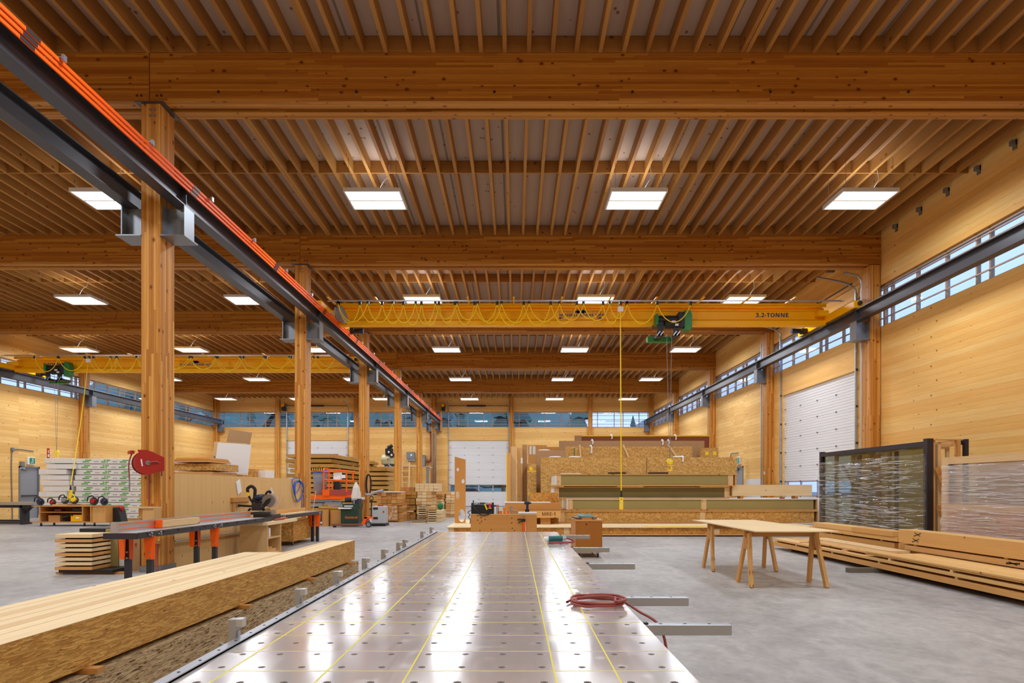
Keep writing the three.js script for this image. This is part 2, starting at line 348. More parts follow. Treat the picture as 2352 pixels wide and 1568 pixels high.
// strip windows: frame, mullions, outer slats, panes
const SL = [0.05, 0.115, 0.245, 0.5, 0.6, 0.8];
let winNo = 0;
function stripWindow(len, cuts, place) {                           // built along local x from 0..len, room side +z
  const g = structure('window_' + ++winNo), h = WT - WB;
  place(g);
  for (const y of [0.02, h - 0.02]) part('rail', bx(len, 0.04, 0.09, len / 2, WB + y, -0.12), M.frame, g);
  const all = [0.02, ...cuts, len - 0.02];
  for (const c of all) part('mullion', bx(0.045, h, 0.09, c, WB + h / 2, -0.12), M.frame, g);
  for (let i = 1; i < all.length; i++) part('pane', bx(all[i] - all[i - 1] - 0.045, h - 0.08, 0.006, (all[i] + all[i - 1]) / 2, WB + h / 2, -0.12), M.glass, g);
  for (const s of SL) part('slat', bx(len - 0.04, 0.03, 0.03, len / 2, WT - h * s, -0.06), M.frame, g);
}
const CUTS = [0.35, 1.5, 2.65, 3.7, 4.12, 5.27, 6.4, 7.3];
for (let i = 0; i < 6; i++) {
  const a = FR[i], b = FR[i + 1] + (i === 5 ? 0.31 : 0);
  stripWindow(b - a, CUTS, (g) => { g.position.set(XR, 0, -b); g.rotation.y = -Math.PI / 2; });   // window side
  stripWindow(b - a, CUTS, (g) => { g.position.set(XL, 0, -a); g.rotation.y = Math.PI / 2; });
}
stripWindow(FR[0] - DNEAR, CUTS, (g) => { g.position.set(XR, 0, -FR[0]); g.rotation.y = -Math.PI / 2; });
stripWindow(FR[0] - DNEAR, CUTS, (g) => { g.position.set(XL, 0, -DNEAR); g.rotation.y = Math.PI / 2; });
{
  const xs = [XL, -17.1, -11.45, XC, -0.25, 5.42, XR];
  for (let i = 0; i < 6; i++) { const L = xs[i + 1] - xs[i]; stripWindow(L, [0.55, 1.75, 2.4, 3.55, 4.2].filter((c) => c < L - 0.3), (g) => g.position.set(xs[i], 0, -DEND)); }
}

// overhead doors, nine ribbed sections, the third one glazed
function overheadDoor(n, w, place) {
  const g = structure('door_' + n), S = DOORH / 9;
  place(g);
  const prof = [[-0.05, 0], [0, 0.004]];
  for (let k = 1; k < 6; k++) { const y = S * k / 6; prof.push([0, y - 0.012], [-0.014, y], [0, y + 0.012]); }
  prof.push([0, S - 0.004], [-0.05, S - 0.003]);
  const sec = prism(prof, w, { g: 2 }).rotateY(-Math.PI / 2).translate(w, 0, 0);      // outline z/y pushed along x
  sec.translate(0, 0, -0.08);
  const hinge = bx(0.07, 0.05, 0.025, 0, 0, 0, { r: 0.008 });
  for (let k = 0; k < 9; k++) {
    if (k !== 2) piece('section', sec, M.door, g, 0, S * k, 0);
    for (const f of [0.02, 0.26, 0.5, 0.74, 0.98]) if (k) piece('hinge', hinge, M.zinc, g, w * f, S * k, -0.065);
  }
  const y0 = S * 2, y1 = S * 3, bars = [bx(w, 0.03, 0.05, w / 2, y0 + 0.015, -0.1), bx(w, 0.03, 0.05, w / 2, y1 - 0.015, -0.1)];
  for (const f of [0.012, 0.26, 0.5, 0.74, 0.988]) bars.push(bx(0.06, S, 0.05, w * f, (y0 + y1) / 2, -0.1));
  part('glazing_frame', bars, M.alu, g);
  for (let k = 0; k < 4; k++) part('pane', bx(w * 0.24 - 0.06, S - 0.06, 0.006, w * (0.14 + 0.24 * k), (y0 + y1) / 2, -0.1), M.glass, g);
  for (const x of [-0.05, w + 0.05]) {
    part('track', [bx(0.05, 7.0, 0.06, x, 3.5, 0.05), bx(0.1, 0.012, 0.02, x, 3.4, 0.02)], M.galv, g);
    for (let k = 1; k < 11; k++) piece('roller_bracket', bx(0.09, 0.06, 0.05, 0, 0, 0), k % 2 ? M.steelDark : M.galv, g, x, k * 0.53, 0.045);
  }
  part('torsion_shaft', [rod([-0.1, 7.25, 0.2], [w + 0.1, 7.25, 0.2], 0.02, 8), rod([w * 0.3, 7.25, 0.2], [w * 0.62, 7.25, 0.2], 0.06, 12)], M.black, g);
  for (const x of [-0.05, w + 0.05]) part('upper_track', [tube([[x, 6.9, 0.05], [x, 7.1, 0.08], [x, 7.25, 0.3], [x, 7.45, 1.2]], 0.03, 16, 6)], M.galv, g);
  part('weather_strip', bx(w, 0.03, 0.05, w / 2, 0.015, -0.09), M.rubber, g);
  return g;
}
overheadDoor(1, ENDDOORS[0][1] - ENDDOORS[0][0], (g) => g.position.set(ENDDOORS[0][0], 0, -DEND));
overheadDoor(2, ENDDOORS[1][1] - ENDDOORS[1][0], (g) => g.position.set(ENDDOORS[1][0], 0, -DEND));
overheadDoor(3, 25.36 - 19.83, (g) => { g.position.set(XR, 0, -25.36); g.rotation.y = -Math.PI / 2; });
// steel exit doors with closer and push bar; built along local x, room side +z
function exitDoor(n, w, place) {
  const g = structure('door_' + n), h = 2.3;
  place(g);
  part('leaf', bx(w - 0.16, h - 0.09, 0.045, w / 2, (h - 0.08) / 2, -0.06, { r: 0.004 }), paint(0x8d9096, 0.45), g);
  part('door_frame', [bx(0.07, h, 0.2, 0.035, h / 2, -0.08), bx(0.07, h, 0.2, w - 0.035, h / 2, -0.08), bx(w, 0.07, 0.2, w / 2, h - 0.035, -0.08)], paint(0x74777c, 0.45), g);
  part('door_closer', [bx(0.3, 0.06, 0.06, 0.4, h - 0.14, 0, { r: 0.01 }), beam3([0.4, h - 0.08, 0.02], [0.75, h - 0.06, 0.06], 0.02, 0.02)], M.zinc, g);
  part('push_bar', [bx(w - 0.35, 0.06, 0.05, w / 2, 1.0, 0.02, { r: 0.01 })], M.steelDark, g);
}
exitDoor(4, 1.3, (g) => { g.position.set(XL, 0, -29.7); g.rotation.y = Math.PI / 2; });
exitDoor(5, 1.27, (g) => { g.position.set(XR, 0, -30.95); g.rotation.y = -Math.PI / 2; });
function exitSign(label, place) {
  const t = thing('exit_sign', label, 'sign'); place(t);
  part('housing', bx(0.5, 0.34, 0.08, 0, 0, 0.04, { r: 0.01 }), M.white, t);
  const f = part('green_panel', bx(0.34, 0.26, 0.01, 0.03, 0, 0.084), paint(0x0e8a5c, 0.5), t);
  part('running_figure', [ball(0.026, 0.05, 0.085, 0.09, 1, 1, 0.2), bx(0.05, 0.1, 0.006, 0.035, 0.015, 0.091, { rz: -0.35 }), bx(0.1, 0.028, 0.006, 0.07, 0.03, 0.091, { rz: 0.3 }), bx(0.03, 0.11, 0.006, 0.06, -0.06, 0.091, { rz: 0.5 }), bx(0.03, 0.12, 0.006, -0.005, -0.06, 0.091, { rz: -0.8 })], M.white, f);
}
exitSign('white exit sign with green running figure above the door by the wrapped boards', (t) => { t.position.set(XL, 2.55, -30.4); t.rotation.y = Math.PI / 2; });
exitSign('white exit sign with green running figure above the door behind the insulated panels', (t) => { t.position.set(XR, 2.55, -30.2); t.rotation.y = -Math.PI / 2; });

// ---------------------------------------------------------------- ceiling lights
function makeLight() {
  const t = thing('ceiling_light', 'twin panel ceiling light hung under the joists', 'light', [0, 0, 0], 'ceiling lights in rows between the beams');
  part('housing', [be(-0.58, 0.58, 0.0, 0.05, -0.46, 0.46), be(-0.6, -0.57, -0.03, 0.05, -0.47, 0.47), be(0.57, 0.6, -0.03, 0.05, -0.47, 0.47), be(-0.6, 0.6, -0.03, 0.05, -0.48, -0.455), be(-0.6, 0.6, -0.03, 0.05, 0.455, 0.48), be(-0.57, 0.57, -0.03, 0.0, -0.02, 0.02)], M.white, t);
  const lit = new THREE.MeshPhysicalMaterial({ color: 0xffffff, emissive: 0xfffaf2, emissiveIntensity: 3.2, roughness: 0.5 });
  part('light_lens', be(-0.56, 0.56, -0.012, -0.004, 0.025, 0.45), lit, t);
  part('light_lens', be(-0.56, 0.56, -0.012, -0.004, -0.45, -0.025), lit, t);
  for (const sx of [-0.5, 0.5]) for (const sz of [-0.4, 0.4]) part('hanger', rod([sx, 0.05, sz], [sx, 0.72, sz], 0.004, 5), M.zinc, t);
  part('flex_cable', tube([[0.1, 0.05, 0.3], [0.25, 0.3, 0.3], [0.3, 0.4, 0.2], [0.3, 0.7, 0.1]], 0.006, 16, 5), M.white, t);
  const dn = new THREE.RectAreaLight(0xeef6ff, LAMP_POWER, 1.1, 0.88); dn.position.set(0, -0.035, 0); dn.rotation.x = -Math.PI / 2; t.add(dn);
  const up = new THREE.RectAreaLight(0xeef6ff, LAMP_UP, 1.1, 0.88); up.position.set(0, 0.07, 0); up.rotation.x = Math.PI / 2; t.add(up);
  return t;
}
{
  const l0 = makeLight(), rowName = (b) => b > 0 ? ORD[b - 1] + ' row beyond the hose-reel column' : ORD[-b] + ' row before the hose-reel column'; let first = true;
  const COL = ['beside the exit-door wall', 'over the wrapped-board bay middle', 'by the middle columns, wrapped-board side', 'by the middle columns, table side', 'over the table bay middle', 'beside the overhead-door wall'];
  for (let b = -1; b < 6; b++) {
    const d = 14.85 + BAY * (b - 1), y = 7.62 - SLOPE * (d - 14.85);
    [-19.2, -14.27, -8.8, -3.02, 2.62, 7.5].forEach((x, i) => { const c = first ? l0 : copy(l0, 0, 0, 0); first = false; c.position.set(x, y, -d); c.userData.label = `twin ceiling light ${COL[i]}, ${rowName(b)}`; });
  }
}

// ---------------------------------------------------------------- crane runways
const RB = 5.9, RT = 6.21, runX = [[-5.42, 1, 'black steel crane runway with orange conductor bars beside the middle columns'], [-6.25, -1, 'black steel crane runway on the far side of the middle columns'], [9.39, -1, 'black steel crane runway along the overhead-door wall'], [-21.06, 1, 'black steel crane runway along the exit-door wall']];
const darkSteel = paint(0x4b4a4f, 0.4, 0.5);
for (const [x, s, label] of runX) {
  const t = thing('crane_runway', label, 'runway', [x, RB, -22]);
  const d0 = -4.4, d1 = 49.0;
  part('bottom_flange', be(x - 0.1, x + 0.1, RB, RB + 0.018, d0, d1), darkSteel, t);
  part('top_flange', be(x - 0.1, x + 0.1, RT - 0.018, RT, d0, d1), darkSteel, t);
  part('web', be(x - 0.006, x + 0.006, RB + 0.018, RT - 0.018, d0, d1), darkSteel, t);
  part('rail', be(x - 0.025, x + 0.025, RT, RT + 0.04, d0, d1), M.zinc, t);
  for (const d of FR) { const sp = part('splice', [be(x + s * 0.006, x + s * 0.02, RB + 0.04, RT - 0.04, d + 0.18, d + 0.34)], darkSteel, t); for (const q of [0.08, 0.14, 0.2]) part('bolt', rod([x + s * 0.02, RB + q, -d - 0.22], [x + s * 0.035, RB + q, -d - 0.22], 0.016, 6), M.zinc, sp); part('stiffener', be(x + s * 0.006, x + s * 0.1, RB + 0.018, RT - 0.018, d + 0.16, d + 0.172), darkSteel, t); }
}
// brackets on every column: short upright section with a foot plate
function bracket(xf, s, d, label, group) {                         // xf = column face, s = side it points to
  const t = thing('runway_bracket', label, 'bracket', [xf + s * 0.19, 5.38, -d - 0.27], group);
  const a = (p, q) => [xf + s * p, xf + s * q];
  part('back_flange', be(...a(0, 0.016), 5.4, RB, d + 0.1, d + 0.44), M.zinc, t);
  part('outer_flange', be(...a(0.34, 0.358), 5.4, RB, d + 0.1, d + 0.44), M.zinc, t);
  part('web', be(...a(0.016, 0.34), 5.4, RB, d + 0.26, d + 0.276), M.zinc, t);
  part('foot_plate', be(...a(0, 0.4), 5.38, 5.4, d + 0.02, d + 0.48), M.zinc, t);
}
const AT = ['the column before the hose-reel column', 'the hose-reel column', 'the column by the blue hose', 'the column with the black hose', 'the column behind the short lumber', 'the column beside the ladder', 'the last middle column'];
FR.forEach((q, i) => {
  const d = q > 48 ? 48.78 : q;
  bracket(XC + 0.1525, 1, d, `grey bracket under the orange-barred runway on ${AT[i]}`, 'brackets under the runway with orange bars');
  bracket(XC - 0.1525, -1, d, `grey bracket facing the wrapped-board bay on ${AT[i]}`, 'brackets on the far faces of the middle columns');
  bracket(XR - 0.28, -1, d, 'grey steel bracket under the runway by the overhead door', 'brackets on the overhead-door wall');
  bracket(XL + 0.28, 1, d, 'grey steel bracket under the runway by the exit-door wall', 'brackets on the exit-door wall');
});
// orange conductor bars
[6.15, 6.205, 6.26].forEach((y, i) => {
  const x = -5.275 + i * 0.018, t = thing('conductor_bar', ['lowest', 'middle', 'topmost'][i] + ' orange conductor bar on the crane runway', 'conductor bar', [x, y, -22]);
  part('bar', be(x - 0.012, x + 0.012, y - 0.024, y + 0.024, -4, 48.9, { r: 0.008 }), M.orange, t);
  for (let d = 7.26; d < 46; d += 3.81) part('joint_cover', be(x - 0.015, x + 0.016, y - 0.02, y + 0.02, d + i * 0.02, d + 0.22 + i * 0.02), M.steelDark, t);
});
for (let d = 7.83; d < 48; d += 1.92) {
  const t = thing('conductor_hanger', 'small zinc hanger arm holding the orange conductor bars', 'bracket', [-5.25, 6.24, -d], 'hangers of the orange conductor bars');
  part('arm', [be(-5.4, -5.18, 6.285, 6.3, d, d + 0.04), be(-5.2, -5.17, 6.25, 6.32, d - 0.01, d + 0.05)], M.galv, t);
  part('clip', [be(-5.31, -5.3, 6.12, 6.29, d, d + 0.04)], M.black, t);
}

// ---------------------------------------------------------------- bridge cranes
const bold = await new FontLoader().loadAsync('fonts/droid/droid_sans_bold.typeface.json');
function letters(text, size, x, y, z, o = {}) {                    // flat painted lettering, left end at x, baseline y
  let g = new TextGeometry(text, { font: bold, size, depth: o.depth ?? 0.003, curveSegments: 3, bevelEnabled: false });
  if (o.wide) g.scale(o.wide, 1, 1);
  if (o.ry) g.rotateY(o.ry);
  return uvm(g, 0).translate(x, y, z);
}
function crane({ d, xa, xb, label, load, loadPx, logoPx, ends, arms, loopsA, loopsB, tail }) {
  const t = thing('bridge_crane', label, 'crane', [(xa + xb) / 2, 6.2, -d]), ga = xa + 0.12, gb = xb - 0.12, zf = -d + 0.012;
  part('girder', [be(ga, gb, 6.4, 6.74, d - 0.008, d + 0.008), be(ga, gb, 6.825, 6.84, d - 0.17, d + 0.17), be(ga, gb, 6.73, 6.825, d - 0.17, d - 0.155), be(ga, gb, 6.73, 6.825, d + 0.155, d + 0.17),
    prism([[-0.14, 0.0], [0.14, 0.0], [0.14, 0.13], [0.02, 0.2], [-0.02, 0.2], [-0.14, 0.13]], gb - ga, { g: 2 }).rotateY(Math.PI / 2).translate(ga, 6.2, -d)], M.yellow, t);
  for (const [x, s] of [[xa, 1], [xb, -1]]) {
    const e = part('end_truck', [be(x - 0.13, x + 0.13, 6.27, 6.47, d - 1.85, d + 1.85, { r: 0.012 }), be(x - 0.1, x + 0.4 * s, 6.45, 6.6, d - 0.3, d + 0.3)], M.yellow, t);
    for (const q of [-1.6, 1.6]) part('wheel', rod([x - 0.05, 6.33, -d - q], [x + 0.05, 6.33, -d - q], 0.09, 16), M.steelDark, e);
    for (const q of [-1.9, 1.9]) part('bumper', rod([x, 6.38, -d - q], [x, 6.38, -d - q * 1.03], 0.06, 12), M.rubber, e);
    const m = part('drive_motor', [be(x + s * 0.13, x + s * 0.32, 6.24, 6.4, d + 1.1, d + 1.3, { r: 0.02 }), rod([x + s * 0.3, 6.33, -d - 1.2], [x + s * 0.5, 6.33, -d - 1.2], 0.075, 12)], M.black, e);
    part('motor_cover', rod([x + s * 0.48, 6.33, -d - 1.2], [x + s * 0.6, 6.33, -d - 1.2], 0.085, 12), M.navy, m);
  }
  part('lettering', letters(load, 0.125, XD(loadPx, d), 6.47, zf, { wide: 1.12 }), M.lettering, t);
  { // maker's mark: small travelling-crane drawing over the name
    const x = XD(logoPx[0], d), w = XD(logoPx[1], d) - x, b = (u0, u1, v0, v1) => be(x + w * u0, x + w * u1, v0, v1, d - 0.016, d - 0.013), z = -d + 0.013;
    const lg = part('maker_mark', [b(0, 1, 6.60, 6.604), b(0, 1, 6.655, 6.66), b(0, 0.004, 6.58, 6.66), b(0.996, 1, 6.58, 6.66), b(0.2, 0.204, 6.604, 6.66), b(0.8, 0.804, 6.604, 6.66), b(0.42, 0.6, 6.58, 6.69), b(0.38, 0.64, 6.6, 6.66), b(0, 1, 6.485, 6.492), b(0, 0.05, 6.42, 6.47), b(0.95, 1, 6.42, 6.47), b(0.05, 0.1, 6.435, 6.455), b(0.9, 0.95, 6.435, 6.455)], M.lettering, t);
    part('maker_name', letters('MUSSELL CRANE MFG.', 0.066, x, 6.505, z, { wide: w / 0.066 / 13.2 }), M.lettering, lg);
  }
  // festoon: two rails on arms that reach toward the stock side, loops of flat cable below
  const df = d - 0.7, y0 = 6.75, xA = XD(ends[0], df), xB = XD(ends[1], df);
  part('festoon_rail', [be(xA, xB, y0, y0 + 0.022, df - 0.02, df + 0.02), be(xA, xB, y0 + 0.07, y0 + 0.09, df + 0.16, df + 0.2)], M.alu, t);
  for (const px of arms) part('festoon_arm', beam3([XD(px, df), y0 + 0.06, -df + 0.25], [XD(px, df) - 0, 6.83, -d + 0.1], 0.05, 0.03), M.yellow, t);
  const loop = (list, sag, zo) => { for (let i = 1; i < list.length; i++) { const a = XD(list[i - 1], df), b = XD(list[i], df), s = sag * (0.8 + 0.4 * hash(i, Math.round(zo * 100))), pts = []; for (let k = 0; k <= 8; k++) { const u = k / 8, c = 4 * u * (1 - u); pts.push([a + (b - a) * u, y0 - 0.07 - s * Math.pow(c, 0.8), -df + zo]); } part('festoon_cable', tube(pts, 0.015, 20, 5), M.cable, t); } };
  loop(loopsA, 0.52, 0.0); if (loopsB) loop(loopsB, 0.5, 0.05); if (tail) loop(tail, 0.48, 0.02);
  for (const px of [...loopsA, ...(loopsB ?? []), ...(tail ?? [])]) part('cable_trolley', bx(0.07, 0.1, 0.08, XD(px, df), y0 - 0.05, -df), M.black, t);
  return t;
}
const DR = 20.5, DL = 28.7;
crane({ d: DR, xa: -5.42, xb: 9.39, label: 'yellow 3.2 tonne bridge crane spanning the bay of the steel table', load: '3.2-TONNE', loadPx: 1735, logoPx: [1284, 1381], ends: [752, 1938], arms: [757, 865, 1075, 1180, 1290, 1400, 1505, 1612, 1717, 1820], loopsA: [777, 827, 878, 927, 968, 1008, 1045, 1090, 1142, 1203, 1265, 1325, 1385, 1425], loopsB: [777, 845, 902, 955, 1000, 1050, 1097, 1152, 1215, 1285, 1340, 1400, 1440], tail: [1440, 1509, 1586] });
crane({ d: DL, xa: -21.06, xb: -6.25, label: 'yellow bridge crane spanning the bay of the wrapped boards', load: '5 TONNE', loadPx: 100, logoPx: [413, 483], ends: [2, 800], arms: [75, 205, 300, 470, 607, 720], loopsA: [80, 134, 195], loopsB: [205, 255, 270, 315, 375, 440, 496, 552, 607, 665, 720, 770], tail: [215, 268, 314, 436, 500, 560, 612, 670, 730, 790] });
one('junction_bag', [prism([[-0.14, 0.18], [0.04, 0.2], [0.14, 0.0], [0.17, -0.16], [0.1, -0.22], [-0.1, -0.14], [-0.16, 0.0]], 0.12, { b: 0.03 }).translate(XD(776, 19.8), 6.46, -20.2)], M.grey, 'grey cloth bag of spare cable hanging on the crane girder', 'bag');
function hoist(x, d, label, kind) {
  const t = thing('hoist', label, 'hoist', [x, 5.9, -d]), y = 6.24, z = -d + 0.36;
  part('drum', [rod([x - 0.42, y + 0.07, z], [x + 0.2, y + 0.07, z], 0.11, 16), rod([x - 0.4, y + 0.15, z + 0.06], [x + 0.2, y + 0.15, z + 0.06], 0.025, 8)], M.black, t);
  part('motor', [rod([x - 0.22, y - 0.08, z + 0.05], [x + 0.25, y - 0.08, z + 0.05], 0.12, 16), be(x + 0.16, x + 0.36, y - 0.18, y + 0.26, -z - 0.16, -z + 0.16, { r: 0.03 })], M.black, t);
  const mo = part('rating_plate', [be(x - 0.04, x + 0.08, y - 0.06, y - 0.0, -z - 0.174, -z - 0.171), be(x + 0.06, x + 0.16, y - 0.15, y - 0.09, -z - 0.18, -z - 0.17)], M.paper, t);
  part('gear_cover', prism([[0, -0.28], [0.14, -0.3], [0.2, -0.22], [0.2, 0.14], [0.16, 0.28], [0, 0.28]], 0.3, { b: 0.01 }).translate(x + 0.35, y + 0.02, z - 0.14), M.green, t);
  part('end_cover', prism([[0, -0.16], [0.06, -0.16], [0.08, 0.0], [0.06, 0.16], [0, 0.13]], 0.26, { b: 0.008 }).translate(x - 0.5, y + 0.06, z - 0.12), M.green, t);
  for (const q of [-0.36, 0.12]) {
    const b = part('trolley_bracket', [be(x + q - 0.09, x + q + 0.09, y - 0.42, y - 0.02, -z - 0.1, -z - 0.06), be(x + q - 0.09, x + q + 0.09, y - 0.45, y - 0.36, -z - 0.1, -z + 0.5)], M.black, t);
    for (const e of [-0.07, 0.03]) part('axle', beam3([x + q + e - 0.03, y - 0.42, z + 0.12], [x + q + e + 0.06, y - 0.3, z + 0.12], 0.03, 0.03), M.alu, b);
  }
  part('counterweight', be(x - 0.64, x + 0.1, y - 0.5, y - 0.34, d + 0.02, d + 0.24, { r: 0.01 }), M.green, t);
  part('trolley_plate', [be(x - 0.5, x + 0.3, 6.165, 6.198, d - 0.3, d + 0.2), be(x - 0.1, x + 0.1, 6.1, 6.3, d - 0.3, d - 0.15)], M.black, t);
  const yh = kind === 'low' ? 2.05 : 2.75;
  part('rope', [rod([x - 0.16, y - 0.1, z], [x - 0.07, yh + 0.15, z], 0.007, 5), rod([x - 0.0, y - 0.1, z], [x - 0.05, yh + 0.15, z], 0.007, 5)], M.zinc, t);
  const h = part('hook_block', [rod([x - 0.06, yh + 0.08, z + 0.05], [x - 0.06, yh + 0.08, z - 0.05], 0.085, 18)], M.cable, t);
  const hk = []; for (let k = 0; k <= 10; k++) { const a = Math.PI * 0.55 - k / 10 * Math.PI * 1.5; hk.push([x - 0.06 + Math.cos(a) * 0.06, yh - 0.12 + Math.sin(a) * 0.08, z]); }
  part('hook', [tube([[x - 0.06, yh + 0.02, z], [x - 0.062, yh - 0.03, z], ...hk], 0.022, 24, 7)], M.cable, h);
  part('hook_plate', be(x - 0.09, x - 0.03, yh + 0.07, yh + 0.11, -z - 0.06, -z - 0.051), M.paper, h);
}
hoist(XD(1543, 20.14), DR, 'black and green rope hoist with yellow hook block lowered over the panels', 'low');
hoist(XD(132, 28.3), DL, 'black and green rope hoist on the crane over the wrapped boards', 'high');
function pendant(a, b, label) {                                     // cable from the festoon down to a push-button box
  const t = thing('pendant_control', label, 'crane control', b);
  part('cable', tube([a, [a[0] * 0.5 + b[0] * 0.5, (a[1] + b[1]) / 2, (a[2] + b[2]) / 2], [b[0], b[1] + 0.5, b[2]]], 0.017, 12, 8), M.cable, t);
  part('strain_relief', rod([b[0], b[1] + 0.34, b[2]], [b[0], b[1] + 0.55, b[2]], 0.04, 10, 0.018), M.rubber, t);
  const c = part('button_box', bx(0.11, 0.36, 0.09, b[0], b[1] + 0.18, b[2], { r: 0.02 }), M.cable, t);
  for (let k = 0; k < 5; k++) part('button', rod([b[0], b[1] + 0.08 + k * 0.055, b[2] + 0.045], [b[0], b[1] + 0.08 + k * 0.055, b[2] + 0.055], 0.014, 8), k === 4 ? M.red : M.paper, c);
  const j = part('junction_box', bx(0.17, 0.14, 0.1, a[0], a[1] + 0.04, a[2], { r: 0.01 }), M.white, t);
  return t;
}
pendant(P(1425, 713, 19.75), [XD(1427, 19.75), YD(1170, 19.75), -19.75], 'yellow pendant control hanging straight down before the insulated panels');
pendant(P(203, 830, 27.9), [XD(162, 25.6), YD(1147, 25.6), -25.6], 'yellow pendant control pulled aside to the rolling tool cart');

// ---------------------------------------------------------------- near stack of strand lumber
{
  const tilt = -0.0248, L1 = 7.4;
  const strand = (i, lvl) => {
    const w = 0.088, far = lvl ? (i < 4 ? 9.67 : 7.9) - (i === 2 ? 0.06 : 0) : 9.75, y0 = lvl ? 0.34 : 0.04, X = (lvl ? -2.27 : -2.235) - 0.091 * i - w / 2, L = far - 2.1;
    return bx(w, 0.268 - (lvl && i % 3 === 1 ? 0.004 : 0), L, 0, 0, L / 2, { g: 2, r: 0.003 }).rotateY(tilt).translate(X + (far - 9.67) * 0.0248 * (far < 8 ? 1 : 0), y0 + 0.134, -far);
  };
  { const t = thing('strand_beam', 'golden strand lumber beam on the table side of the upper layer', 'beam', [-2.35, 0.34, -5.9]); part('strand_body', strand(0, 1).translate(0, -0.002, 0), M.lsl, t); part('sanded_edge', bx(0.087, 0.003, 7.57, 0, 0, 7.57 / 2, { g: 2 }).rotateY(tilt).translate(-2.27 - 0.044, 0.6085, -9.67), M.pale, t); }
  for (let i = 1; i < 9; i++) one('strand_beam', strand(i, 1), i % 3 ? M.pale : M.lumber[0], i < 4 ? 'pale long lumber beam in the top layer beside the golden one' : 'pale shorter lumber beam in the top layer, on the saw-bench side', 'beam', i < 4 ? 'long beams in the top layer' : 'shorter beams in the top layer');
  for (let i = 0; i < 9; i++) one('strand_beam', strand(i, 0), M.lslOld, 'weathered grey-brown strand beam in the lower layer of the near stack', 'beam', 'strand beams in the lower layer');
  for (const d of [3.85, 5.9, 7.66, 9.3]) one('spacer_block', bx(0.72, 0.03, 0.07, -2.55 - (9.67 - d) * 0.0248, 0.325, -d), M.fir[1], 'wooden spacer between the two layers of strand beams', 'spacer', 'spacers in the near stack');
  for (const d of [3.4, 6.0, 8.9]) one('floor_batten', bx(0.8, 0.04, 0.09, -2.62 - (9.67 - d) * 0.0248, 0.02, -d), M.fir[1], 'wooden batten on the floor under the near beam stack', 'batten', 'battens under the near stack');
}

